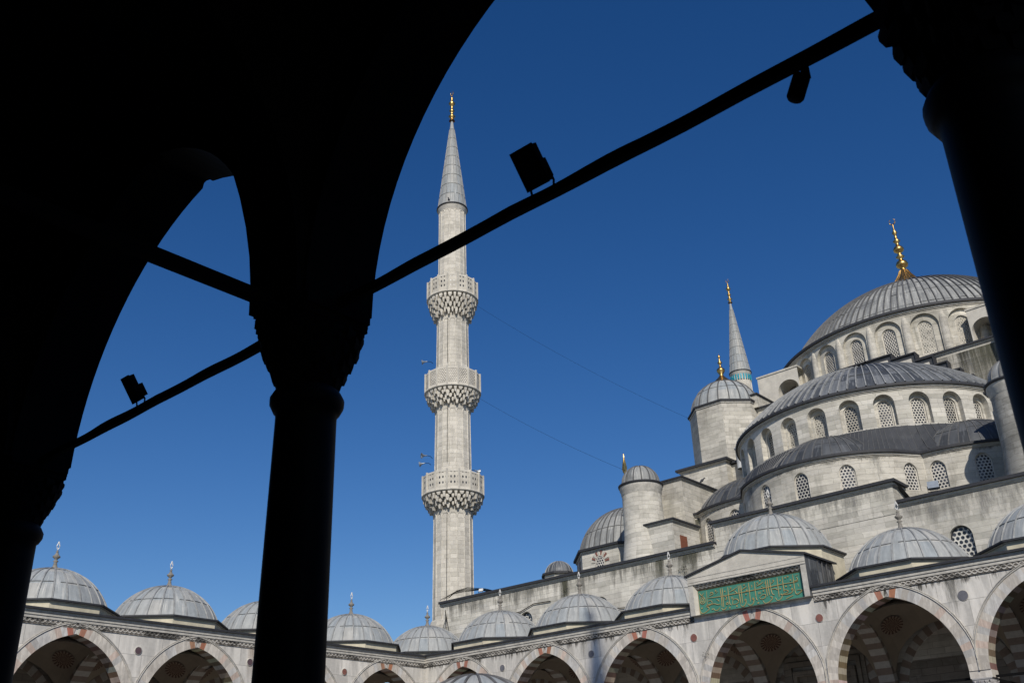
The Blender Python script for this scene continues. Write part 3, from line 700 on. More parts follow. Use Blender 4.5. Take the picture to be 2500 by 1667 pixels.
mb.face([F(-2.9,-.10,11.92),F(2.9,-.10,11.92),F(3.02,wf-.005,12.18),F(-3.02,wf-.005,12.18)],'guill',uv=[(0,.0),(5.8,.0),(5.8,.26),(0,.26)])
mb.build('carved_border',front)
mb=MB()
for sd in (-1,1):
    A,B=F(sd*3.42,0,ze-.05),F(0,0,zp)
    for (w0,w1) in ((wf-.1,3.0),):
        mb.face([(A[0],w0,A[2]),(B[0],w0,B[2]),(B[0],w1,B[2]),(A[0],w1,A[2])],'lead_edge')
        mb.face([(A[0],w0,A[2]),(B[0],w0,B[2]),(B[0],w0,B[2]+.09),(A[0],w0,A[2]+.09)],'lead_edge')
        mb.face([(A[0],w0,A[2]+.09),(B[0],w0,B[2]+.09),(B[0],w1,B[2]+.09),(A[0],w1,A[2]+.09)],'lead_roof')
        mb.face([(A[0],w0,A[2]),(A[0],w1,A[2]),(A[0],w1,A[2]+.09),(A[0],w0,A[2]+.09)],'lead_edge')
mb.build('gable_roof',front)
mb=MB(); mb.face([F(-2.9,-.055,zb+.01),F(2.9,-.055,zb+.01),F(2.9,-.055,11.93),F(-2.9,-.055,11.93)],'green')
pn=mb.build('inscription_panel',front)
STROKES=[[(-2.37,0.77),(-1.67,0.74),(-0.9,0.74),(-0.05,0.75),(0.97,0.76),(1.87,0.79),(2.55,0.77),(2.66,0.82)],[(-2.4,1.12),(-2.44,0.48)],[(-1.6,1.13),(-1.58,0.71),(-1.61,0.22)],[(-1.48,1.14),(-1.5,0.69),(-1.52,0.19)],[(-1.16,1.13),(-1.17,0.64),(-1.16,0.28),(-1.07,0.23)],[(-0.58,1.11),(-0.55,0.44),(-0.54,0.22)],[(-0.51,1.12),(-0.49,0.84)],[(-0.42,1.11),(-0.43,0.69),(-0.44,0.23)],[(0.01,1.15),(0.02,0.78),(0.0,0.24)],[(0.35,1.14),(0.33,0.71),(0.33,0.3),(0.4,0.24)],[(0.95,1.12),(0.95,0.74),(0.95,0.35)],[(1.06,1.13),(1.05,0.72),(1.07,0.38)],[(1.19,1.13),(1.18,0.76),(1.21,0.4),(1.34,0.34)],[(1.59,1.15),(1.57,0.69),(1.56,0.22)],[(1.87,1.14),(1.85,0.75),(1.86,0.42)],[(2.42,1.15),(2.42,0.77),(2.42,0.26),(2.51,0.18),(2.66,0.25),(2.82,0.33),(2.71,0.38),(2.51,0.39)],[(-2.54,0.35),(-2.43,0.45),(-2.17,0.44),(-2.0,0.44),(-1.85,0.36),(-1.69,0.37)],[(-2.37,0.61),(-2.21,0.64),(-2.12,0.51),(-2.24,0.42),(-2.51,0.36),(-2.32,0.27),(-2.44,0.15),(-2.78,0.04),(-2.89,0.18),(-2.9,0.27)],[(-2.1,0.23),(-2.05,0.1),(-1.86,0.09),(-1.74,0.21)],[(-1.65,0.17),(-1.6,0.06),(-1.44,0.08),(-1.36,0.18)],[(-1.37,0.34),(-1.27,0.41),(-1.22,0.32),(-1.32,0.28),(-1.37,0.34)],[(-1.0,0.26),(-0.82,0.23),(-0.62,0.31),(-0.69,0.46),(-0.84,0.51),(-0.97,0.45),(-1.0,0.26)],[(-0.57,0.19),(-0.5,0.06),(-0.34,0.08),(-0.21,0.28),(-0.25,0.42),(-0.33,0.35),(-0.23,0.28)],[(-0.17,0.16),(-0.06,0.05),(0.13,0.09),(0.23,0.32),(0.15,0.41),(0.1,0.34),(0.21,0.29)],[(0.52,0.35),(0.58,0.26),(0.77,0.26),(0.88,0.38),(0.83,0.46),(0.68,0.46),(0.54,0.36)],[(0.67,0.19),(0.76,0.02),(0.97,0.04),(1.18,0.17),(1.22,0.28),(1.08,0.32),(1.19,0.25)],[(1.36,0.22),(1.43,0.05),(1.61,0.08),(1.75,0.24),(1.68,0.36),(1.65,0.31),(1.85,0.28),(2.08,0.27),(2.27,0.32),(2.35,0.46),(2.27,0.53),(2.23,0.45),(2.32,0.44)],[(1.82,0.49),(1.97,0.49),(2.11,0.42),(1.98,0.34),(1.8,0.34)],[(1.25,0.64),(1.43,0.64),(1.54,0.56)],[(1.32,1.06),(1.41,1.04),(1.36,0.97),(1.23,0.91)],[(2.59,1.0),(2.66,0.89),(2.59,0.84),(2.47,0.84)],[(2.57,1.06),(2.69,1.09)],[(1.9,0.08),(2.06,0.11),(2.3,0.18)],[(-2.27,0.87),(-2.07,0.9),(-2.02,1.0),(-2.18,1.04),(-2.21,0.96)],[(-1.9,0.93),(-1.76,1.01)],[(-1.07,0.88),(-0.87,0.93),(-0.67,1.03)],[(-1.07,0.99),(-0.95,1.05),(-1.04,1.08)],[(-0.81,0.89),(-0.73,0.82),(-0.68,0.76)],[(-0.37,0.87),(-0.24,0.93),(-0.11,0.99)],[(0.44,0.91),(0.67,0.98),(0.83,1.06)],[(0.45,1.07),(0.56,1.08),(0.45,0.99)],[(0.68,0.87),(0.82,0.79)],[(-1.41,0.74),(-1.29,0.66),(-1.31,0.53),(-1.41,0.54)],[(-1.88,0.63),(-1.76,0.57),(-1.75,0.51)],[(0.14,0.98),(0.21,1.0),(0.16,0.9)],[(-2.84,1.1),(-2.75,0.98),(-2.69,0.94),(-2.58,1.06)],[(-2.66,0.91),(-2.55,0.8),(-2.53,0.67),(-2.59,0.56),(-2.72,0.52),(-2.82,0.59),(-2.85,0.72),(-2.79,0.84),(-2.66,0.91)],[(-2.67,0.84),(-2.61,0.7),(-2.71,0.59),(-2.77,0.73),(-2.67,0.84)],[(0.49,0.63),(0.49,0.52)],[(0.55,0.63),(0.55,0.52)],[(0.61,0.63),(0.6,0.51)],[(-1.01,0.62),(-1.01,0.51)],[(-0.95,0.62),(-0.95,0.5)],[(2.62,0.68),(2.65,0.54)],[(1.73,1.02),(1.75,0.95),(1.68,0.94)],[(0.35,0.11),(0.44,0.11),(0.47,0.13)],[(-2.16,0.97),(-2.12,1.02)]]
DOTS=[(-0.19,0.61),(0.78,0.63),(2.16,1.09),(2.28,0.91),(2.02,1.06),(-1.35,0.95),(-0.12,0.81),(-0.23,1.08),(2.0,0.65),(2.23,0.65),(-1.18,0.12),(-2.77,0.33),(0.42,0.11),(-0.77,0.14),(-1.87,1.06),(0.66,1.15),(1.69,0.59),(-2.17,0.19),(0.94,0.99)]

mb=MB()
px=X0+cu+23.93
for st in STROKES:
    P=[F(x-(X0+cu+23.93)+0.0,-.075,10.68+z) for x,z in st]
    # smooth the stroke
    Q=[Vector(p) for p in P]
    for _ in range(2):
        if len(Q)<3: break
        N_=[Q[0]]
        for a_,b_ in zip(Q[:-1],Q[1:]): N_+= [a_*.75+b_*.25,a_*.25+b_*.75]
        N_.append(Q[-1]); Q=N_
    nn=len(Q)
    mb.tube(Q,(lambda i,nn=nn:.012+.009*sin(PI*i/max(1,nn-1))),'goldpaint',5)
for x,z in DOTS:
    p=F(x-(X0+cu+23.93),-.075,10.68+z); mb.box(p[0]-.03,p[0]+.03,p[1]-.02,p[1]+.01,p[2]-.03,p[2]+.03,'goldpaint')
mb.tube([F(-2.88,-.07,zb+.03),F(-2.88,-.07,11.9),F(2.88,-.07,11.9),F(2.88,-.07,zb+.03),F(-2.88,-.07,zb+.03)],.016,'goldpaint',4)
mb.build('calligraphy',pn)
# tall marble doorway on the rear wall behind the middle arch
mb=MB()
for k,(hw,t_,w0) in enumerate(((2.3,9.1,6.95),(2.05,8.8,6.88),(1.75,8.3,6.80))):
    z1=t_
    mb.box(cu-hw,cu-hw+.22,w0,7.1,0,z1,'inner_stone'); mb.box(cu+hw-.22,cu+hw,w0,7.1,0,z1,'inner_stone'); mb.box(cu-hw+.001,cu+hw-.001,w0+.002,7.1,z1-.25,z1+.002,'inner_stone')
mb.build('doorway_frame',front)
# ---------------------------------------------------------------- prayer hall
HX,HY=-24.0,80.5
hall=thing('prayer_hall','great domed prayer hall of grey stone with cascading lead half domes, behind the entrance portico','mosque',(HX,51.6,0))
def P_(mb,name,parent=None):
    o=mb.build(name,parent or hall)
    if parent is None or parent is hall: o.location=-hall.location
    return o
def cylmap(xc,yc,r,base=0.0):
    return lambda s,d,z:(xc+(r-d)*sin(s/r+base),yc-(r-d)*cos(s/r+base),z)
def band(mb,pts,nrm,z0,z1,o,mat,inn=.3,top=None):
    """cornice band along a plan path, standing o proud"""
    n=len(pts)
    A=[(p[0]+q[0]*o,p[1]+q[1]*o) for p,q in zip(pts,nrm)]; B=[(p[0]-q[0]*inn,p[1]-q[1]*inn) for p,q in zip(pts,nrm)]
    for i in range(n-1):
        mb.face([(*A[i],z0),(*A[i+1],z0),(*A[i+1],z1),(*A[i],z1)],mat)
        mb.face([(*B[i],z0),(*B[i+1],z0),(*A[i+1],z0),(*A[i],z0)],mat)
        mb.face([(*A[i],z1),(*A[i+1],z1),(*B[i+1],z1),(*B[i],z1)],top or mat)
    for i in (0,n-1): mb.face([(*A[i],z0),(*B[i],z0),(*B[i],z1),(*A[i],z1)],mat)
def arcpath(xc,yc,r,p0,p1,n):
    L=[p0+(p1-p0)*i/n for i in range(n+1)]
    return [(xc+r*sin(t),yc-r*cos(t)) for t in L],[(sin(t),-cos(t)) for t in L]
def cornice(mb,pts,nrm,zt,k=1.0,lead='lead_edge'):
    band(mb,pts,nrm,zt-.34*k,zt-.26*k,.05*k,'stone'); band(mb,pts,nrm,zt-.26*k,zt-.13*k,.12*k,'moulding'); band(mb,pts,nrm,zt-.13*k,zt+.03*k,.26*k,lead)
# front wall
YW=51.6; lp=lambda s,d,z:(s,YW+d,z)
mb=MB(); wx=[HX+o for o in (-20.8,-14.4,-8.4,8.4,14.4,20.8)]
archwall(mb,lp,HX-28.8,HX+28.8,8.2,16.0,[(x,.58,12.1,13.75,.6) for x in wx],.35,'stone_warm')
mb.box(HX-28.8,HX+28.8,YW+.36,YW+1.5,0,16.0,'stone_warm')
mb.box(HX-28.79,HX-27.3,YW+1.5,109,0,15.98,'stone_warm'); mb.box(HX+27.3,HX+28.79,YW+1.5,109,0,15.98,'stone_warm'); mb.box(HX-28.8,HX+28.8,109,110,0,15.98,'stone_warm')
P_(mb,'outer_wall')
for x in wx: place(window(hall,lp,x,.55,12.12,13.75,.57,.22,'grille_big',frm='lead_edge'),hall)
mb=MB(); nn=(0,-1)
for a,b in ((HX-29.1,HX-5.62),(HX+5.62,HX+29.1)): cornice(mb,[(a,YW),(b,YW)],[nn,nn],16.2)
P_(mb,'cornice')
mb=MB()   # raised middle of the wall
archwall(mb,lambda s,d,z:(s,YW-.02,z),HX-5.5,HX+5.5,15.6,17.2,[],0,'stone_warm'); mb.box(HX-5.5,HX+5.5,YW-.01,YW+1.6,15.6,17.2,'stone_warm')
cornice(mb,[(HX-5.5,YW+1.6),(HX-5.5,YW-.02),(HX+5.5,YW-.02),(HX+5.5,YW+1.6)],[(-1,0),(-1,-1),(1,-1),(1,0)],17.4)
P_(mb,'raised_wall')
mb=MB()
mb.face([(HX-5.75,YW-.2,17.44),(HX+5.75,YW-.2,17.44),(HX+5.75,YW+2.6,16.4),(HX-5.75,YW+2.6,16.4)],'lead_roof')
mb.box(HX-28.9,HX+28.9,YW+.3,109.8,16.0,16.16,'lead_roof'); P_(mb,'roof')
def S_(mp,s0,s1,z0,z1,m,ds=1e9,seed=0): place(stain(hall,mp,s0,s1,z0,z1,m,ds,seed),hall)
S_(lp,HX-28.7,HX-5.6,13.6,15.85,'grey_runs'); S_(lp,HX+5.6,HX+28.7,13.2,15.85,'grey_runs_b',seed=9)
S_(lambda s,d,z:(s,YW-.02+d,z),HX-5.4,HX+5.4,14.6,17.05,'grey_runs_b',seed=31)
for x_,w_,z_,m_ in ((-41.3,.5,12.4,'moss'),(-33.7,.45,13.0,'moss'),(-38.9,.3,14,'grey_runs'),(-31.6,.8,14.2,'moss'),(-14.2,.8,13,'grey_runs'),(-47,.4,14.2,'grey_runs')): S_(lambda s,d,z:(s,YW+d-.004,z),x_-w_,x_+w_,z_,15.85,m_,seed=x_)
# exedra tier
SDY0=65.5
def exedra(xc,yc,r,p0,p1,wins,zt=20.0,zb=15.9,capc=(HX,57.3)):
    mb=MB(); mp=cylmap(xc,yc,r); archwall(mb,mp,p0*r,p1*r,zb,zt-.3,[(w*r,.45,17.7,18.85,.52) for w in wins],.18,'stone',ds=.45)
    P_(mb,'exedra_wall')
    for w in wins: place(window(hall,mp,w*r,.43,17.72,18.85,.5,.13,'grille',fr=.04),hall)
    S_(mp,p0*r,p1*r,19.25,19.68,'grey_runs',.5,seed=xc)
    for k_ in range(5):
        c_=p0*r+(p1-p0)*r*(k_+.5)/5
        if min(abs(c_-w*r) for w in wins)>.8: S_(mp,c_-.45,c_+.45,16.2,19.65,'grey_runs_b',.5,seed=k_*7+xc)
    mb=MB(); cornice(mb,*arcpath(xc,yc,r,p0,p1,24),zt,.9); P_(mb,'cornice')
    mb=MB(); ribbed_cap(mb,cap_prof(4.3,2.6,14),44,'lead_skirt','seam_dark',*capc,zt-.05,rings=(.35,.7),rh=.05,rw=.035); P_(mb,'exedra_dome')
exedra(HX,59.0,6.5,R(-47.6),R(47.6),[R(-23.7),0,R(23.7)])
for sd in (-1,1):
    ex,ey,er=HX+sd*6.3,62.6,6.35
    a0,a1=(R(-4),R(92)) if sd>0 else (R(-92),R(4))
    exedra(ex,ey,er,a0,a1,[sd*R(2.5),sd*R(24.5),sd*R(47)],capc=(HX+sd*7.3,60.9))
    p=[(HX+sd*4.8,54.62),(HX+sd*5.9,56.27)]; A_,B_=Vector(p[0]),Vector(p[1]); Lj=(B_-A_).length; tj=(B_-A_)/Lj; nj=Vector((sd*abs(tj.y),-abs(tj.x)))
    mj=lambda s_,d,z:(A_.x+tj.x*s_-nj.x*d,A_.y+tj.y*s_-nj.y*d,z)
    mb=MB(); archwall(mb,mj,0,Lj,15.9,19.7,[(Lj*.5,.43,17.7,18.85,.5)],.18,'stone')
    cornice(mb,p,[(sd*.75,-.67),(-sd*.07,-1)],20.0,.9); P_(mb,'exedra_wall')
    place(window(hall,mj,Lj*.5,.41,17.72,18.85,.48,.13,'grille',fr=.04),hall)
# lead apron rising from the wavy cornice to the foot of the half dome drum
path=[]
for i in range(9): t=R(92-96*i/8); path.append((HX-6.3-6.35*sin(t),62.6-6.35*cos(t)))
path+=[(HX-5.35,55.45)]
for i in range(17): t=R(-47.6+95.2*i/16); path.append((HX+6.5*sin(t),59-6.5*cos(t)))
path+=[(2*HX-x,y) for x,y in reversed(path[:10])]
mb=MB(); rows=[]
for (x,y) in path:
    t=math.atan2(x-HX,-(y-SDY0)); t=max(-PI/2,min(PI/2,t)); e=(HX+9.25*sin(t),SDY0-9.25*cos(t)); rows.append([(x+(e[0]-x)*k,y+(e[1]-y)*k,20.03+2.38*k**1.7) for k in (0,.35,.7,1)])
for i,(Ra,Rb) in enumerate(zip(rows[:-1],rows[1:])):
    for k in range(3): mb.face([Ra[k],Rb[k],Rb[k+1],Ra[k+1]],'lead_roof',uv=[(i,k),(i+1,k),(i+1,k+1),(i,k+1)])
    m_=[(Vector(Ra[k])+Vector(Rb[k]))/2+Vector((0,0,.015)) for k in range(4)]; mb.tube(m_,.022,'seam_dark',4,cap=False)
for Ra in rows: mb.tube([Vector(q)+Vector((0,0,.015)) for q in Ra],.022,'seam_dark',4,cap=False)
P_(mb,'apron_roof')
# half dome drum
SDY=65.5
def drum(yc,r,n,k0,k1,zb,zt,win,win2,step,rec,mat,p0,p1):
    mp=cylmap(HX,yc,r); ang=[k*step for k in range(k0,k1)] if isinstance(step,float) else step
    mb=MB(); archwall(mb,mp,p0*r,p1*r,zb,zt,[(a*r,)+win for a in ang],rec,mat,ds=.5)
    r2=r-rec+.0; mp2=cylmap(HX,yc,r2)
    archwall(mb,mp2,p0*r2,p1*r2,zb,zt,[(a*r2,)+win2 for a in ang],.2,mat,ds=.5)
    P_(mb,'drum_wall')
    for a in ang: place(window(hall,mp2,a*r2,win2[0]-.02,win2[1]+.02,win2[2],win2[3],.13,'grille_small',fr=.05),hall)
st=R(12.857)
drum(SDY,9.3,14,-6,7,21.3,24.75,(.62,22.40,23.86,.62),(.43,22.5,23.75,.45),st,.38,'stone_warm',R(-90),R(90))
mb=MB(); pth,nr=arcpath(HX,SDY,9.3,R(-90),R(90),64); pth=[(HX-9.3,67.4)]+pth+[(HX+9.3,67.4)]; nr=[(-1,0)]+nr+[(1,0)]
cornice(mb,pth,nr,25.02); mb.box(HX-9.3,HX-9.0,SDY,67.4,21,24.75,'stone'); mb.box(HX+9.0,HX+9.3,SDY,67.4,21,24.75,'stone'); P_(mb,'cornice')
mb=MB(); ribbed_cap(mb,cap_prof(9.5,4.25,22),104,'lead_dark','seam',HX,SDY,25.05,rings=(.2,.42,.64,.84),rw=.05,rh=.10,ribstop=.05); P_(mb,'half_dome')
# cube under the great dome
mb=MB(); mb.box(HX-12.2,HX+12.2,67.3,93.7,16,30.15,'stone',top='lead_roof')
cornice(mb,[(HX-12.2,93.7),(HX-12.2,67.3),(HX+12.2,67.3),(HX+12.2,93.7)],[(-1,0),(-1,-1),(1,-1),(1,0)],30.33,.8); P_(mb,'cube_wall')
mb=MB(); mb.lathe([(12.9,30.3),(12.2,30.75),(11.75,31.0)],96,'lead_roof',HX,HY,us=64); P_(mb,'apron_roof')
# stepped arch on the front of the cube
SX=[(1.9,31.05),(3.55,30.62),(4.7,29.98),(5.55,29.28),(6.3,28.5),(7.0,27.8),(7.7,27.0),(8.5,26.1)]
mb=MB()
def stepped(inx,inz,y0,y1,mat,capm=None):
    x=0
    for i,(xe,z) in enumerate(SX):
        xe2=xe-inx; 
        for sd in (-1,1):
            a,b=sorted((HX+sd*x,HX+sd*xe2)); mb.box(a,b,y0,y1,24,z-inz,mat)
        x=xe2
stepped(0,0,66.75,67.4,'lead_roof'); stepped(.30,.34,66.66,66.76,'plaster'); stepped(.62,.72,66.63,66.67,'lead_roof')
x=0
for i,(xe,z) in enumerate(SX):
    for sd in (-1,1):
        a,b=sorted((HX+sd*(x-.05),HX+sd*(xe+.06))); mb.box(a,b,66.62,67.5,z,z+.09,'lead_edge')
        zn=SX[i+1][1] if i<len(SX)-1 else 25
        a,b=sorted((HX+sd*(xe),HX+sd*(xe+.055))); mb.box(a,b,66.63,67.45,zn+.09,z,'lead_edge')
    x=xe
P_(mb,'stepped_arch')
S_(lambda s,d,z:(s,67.3+d,z),HX+6,HX+10.4,25.5,29.9,'moss',seed=4); S_(lambda s,d,z:(s,67.3+d,z),HX+3.6,HX+7,26,29.9,'grey_runs',seed=8)
# great drum and dome
ang=[st*(k+.5) for k in range(-14,14)]
drum(HY,11.85,28,0,0,30.6,34.95,(1.0,31.1,33.65,1.0),(.52,31.45,33.6,.55),ang,.24,'stone_drum',R(-180),R(180))
for k in range(28):
    a=st*k; mb=MB(); 
    if cos(a)<-.3: continue
    mb.lathe([(.36,30.6),(.34,32.5),(.30,34.0),(.18,34.6),(.05,34.8)],12,'stone',HX+11.72*sin(a),HY-11.72*cos(a)); P_(mb,'pilaster')
mb=MB(); cornice(mb,*arcpath(HX,HY,11.85,R(-180),R(180),120),35.22,1.2); P_(mb,'cornice')
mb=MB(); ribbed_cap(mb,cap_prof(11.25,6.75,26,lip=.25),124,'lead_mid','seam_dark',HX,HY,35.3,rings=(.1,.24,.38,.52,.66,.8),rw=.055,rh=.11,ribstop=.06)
mb.lathe([(12.1,35.24),(11.3,35.42)],112,'lead_mid',HX,HY,us=112); gd=P_(mb,'great_dome'); finial(gd,HX,HY,42.0,7.9,'gold','bell')
# drum buttresses with an arched opening
for sd in (-1,1):
    mb=MB(); xs=sorted((HX+sd*10.35,HX+sd*6.75)); oc=HX+sd*7.75
    archwall(mb,lambda s,d,z:(s,70+d,z),xs[0],xs[1],30.2,34.0,[(oc,.9,30.2,32.3,.85)],1.6,'plaster')
    archwall(mb,lambda s,d,z:(s,71.6+d,z),xs[0],xs[1],30.2,34.0,[(oc,.9,30.2,32.3,.85)],0,'plaster')
    xo=HX+sd*10.35; mb.face([(xo,70,30.2),(xo,71.6,30.2),(xo,71.6,34.0),(xo,70,34.0)],'plaster')
    mb.box(xs[0]-.06,xs[1]+.06,69.94,71.7,34.0,34.14,'stone'); mb.box(xs[0]+.3,xs[1]-.1,71.9,72.1,30.2,33.8,'stone'); P_(mb,'drum_buttress')
    mb=MB(); xs=sorted((HX+sd*10.6,HX+sd*9.1)); mb.box(xs[0],xs[1],66.9,69.5,30.3,31.35,'stone'); mb.box(xs[0]-.1,xs[1]+.1,66.8,69.6,31.35,31.47,'lead_edge'); P_(mb,'corner_block')
# weight towers
for i,(tx,ty) in enumerate(((HX-12.25,67.5),(HX+12.25,67.5),(HX-12.35,93.5),(HX+12.35,93.5))):
    mb=MB(); P=oct_poly(tx,ty,2.78); mb.prism(P,16,30.8,'stone',caps=False)
    for zz,o,m_ in ((30.62,.06,'moulding'),(30.76,.16,'lead_edge')):
        mb.prism(oct_poly(tx,ty,2.78+o),zz,zz+.14,m_)
    if i<2:
        s_=1 if i else -1
        xa,xb=sorted((tx-s_*1.35,tx+s_*2.75)); mb.box(xa,xb,63.9,67,16,25.55,'stone'); mb.box(xa-.12,xb+.12,63.75,67,25.55,25.62,'moulding'); mb.box(xa-.25,xb+.25,63.6,67,25.62,25.8,'lead_edge')
        xa,xb=sorted((tx-s_*3.0,tx-s_*1.0)); mb.box(xa,xb,64.7,67,16,25.4,'stone'); mb.box(xa-.25,xb+.1,64.45,67,25.46,25.62,'lead_edge')
    tw=P_(mb,'weight_tower')
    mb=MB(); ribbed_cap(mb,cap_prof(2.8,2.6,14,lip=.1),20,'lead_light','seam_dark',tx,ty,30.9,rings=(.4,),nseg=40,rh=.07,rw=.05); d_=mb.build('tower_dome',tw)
    finial(tw,tx,ty,33.45,2.75,'gold','small')
mb=MB(); mb.lathe([(.36,24.8),(.36,26.3),(.44,26.33),(.40,26.45),(.2,26.55),(0,26.6)],18,'whitepaint',HX-9.85,64.35); P_(mb,'white_vent')
# pier buttresses, stair turrets, corner domes
for sd in (-1,1):
    xa,xb=sorted((HX+sd*10.2,HX+sd*15)); mb=MB(); mb.box(xa,xb,56.1,64,16,22.2,'stone')
    cornice(mb,[(HX+sd*10.2,64),(HX+sd*10.2,56.1),(HX+sd*15,56.1)],[(-sd,0),(-sd,-1),(0,-1)],22.4,.7); P_(mb,'pier_buttress')
    if sd<0:
        mb=MB(); mb.box(HX-14.5,HX-10.0,57.3,60,16,19.7,'stone'); cornice(mb,[(HX-10.6,57.3),(HX-9.0,57.3)],[(0,-1),(0,-1)],20.0,.8); P_(mb,'link_wall'); S_(lambda s,d,z:(s,57.3+d,z),HX-10.6,HX-9.6,16.3,19.6,'moss',seed=3)
    if sd<0:
        mb=MB(); X_=HX+sd*9.3; xa,xb=sorted((X_,HX+sd*12.2)); mb.box(xa,xb,53.0,56.1,16,18.5,'stone_warm')
        cornice(mb,[(X_,56.1),(X_,53.0),(HX+sd*12.2,53.0)],[(-sd,0),(-sd,-1),(0,-1)],18.7,.7)
        bl=P_(mb,'low_block'); mb=MB(); mb.box(X_-.03,X_+.03,53.7,54.5,16.2,17.75,'shutter'); mb.build('door',bl)
    mb=MB(); tx,ty=HX+sd*12.15,54.0; ms_='stone_warm' if sd<0 else 'stone_shaded'
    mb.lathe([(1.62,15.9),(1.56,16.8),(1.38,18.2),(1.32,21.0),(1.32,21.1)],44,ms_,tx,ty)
    mb.lathe([(1.32,21.0),(1.36,21.08),(1.38,21.3),(1.45,21.42),(1.45,21.62)],44,'moulding',tx,ty); mb.lathe([(1.43,21.6),(1.52,21.62),(1.54,21.74),(1.2,21.8)],44,'lead_edge',tx,ty)
    tu=P_(mb,'stair_turret'); mb=MB(); ribbed_cap(mb,cap_prof(1.28,1.3,10,lip=.1),14,'lead_mid','seam_dark',tx,ty,21.8,rings=(),nseg=28); mb.build('turret_cap',tu)
    mb=MB(); cx,cy_=HX+sd*17.3,59.7; mb.prism(oct_poly(cx,cy_,3.9),15.9,18.75,'stone_warm',caps=False)
    mb.prism(oct_poly(cx,cy_,3.98),18.6,18.74,'moulding'); mb.prism(oct_poly(cx,cy_,4.15),18.74,18.9,'lead_edge')
    cd=P_(mb,'corner_drum')
    for k in range(8):
        t=PI/4*k; o=Vector((sin(t),-cos(t))); tt=Vector((cos(t),sin(t)))
        if k not in (0,1,7,6,2): continue
        mpk=lambda s,d,z,o=o,tt=tt:(cx+o.x*(3.92-d)+tt.x*s,cy_+o.y*(3.92-d)+tt.y*s,z)
        w_=window(hall,mpk,0,.38,16.9,17.85,.38,-.02,'grille',fr=.04); place(w_,hall)
        vb=MB(); 
        for i in range(10):
            a0=PI*(i+.1)/10; a1=PI*(i+.75)/10; z_=17.75
            if i%1==0: vb.face([mpk(.44*cos(a0),-.02,z_+.44*sin(a0)*1.1),mpk(.8*cos(a0),-.02,z_+.8*sin(a0)*1.05),mpk(.8*cos(a1),-.02,z_+.8*sin(a1)*1.05),mpk(.44*cos(a1),-.02,z_+.44*sin(a1)*1.1)],'redstone' if i%2==0 else 'plaster')
        vb.build('radiating_voussoirs',w_)
    mb=MB(); ribbed_cap(mb,cap_prof(3.85,3.4,14,lip=.12),44,'lead_mid','seam_dark',cx,cy_,18.95,rings=(.3,.65)); co=P_(mb,'corner_dome'); finial(co,cx,cy_,22.3,4.4,'gold','spear')
    mb=MB(); cx,cy_=HX+sd*22.4,57.4; mb.prism(oct_poly(cx,cy_,1.1),16,17.85,'stone_warm',caps=False); mb.prism(oct_poly(cx,cy_,1.28),17.85,18.0,'lead_edge'); tu=P_(mb,'roof_turret')
    mb=MB(); ribbed_cap(mb,cap_prof(1.08,.98,8,lip=.05),18,'lead_dark','seam',cx,cy_,18.0,rings=(),nseg=36,rw=.025,rh=.03); mb.build('turret_cap',tu)
    # half domes on the flanks
    mb=MB(); cx=HX+sd*14.5; mb.lathe([(9.3,16),(9.3,24.7),(9.5,24.8),(9.6,25.05)],64,'stone_warm',cx,HY); P_(mb,'flank_drum')
    mb=MB(); ribbed_cap(mb,cap_prof(9.4,4.2,16),60,'lead_dark','seam_dark',cx,HY,25.05,rings=()); P_(mb,'flank_half_dome')

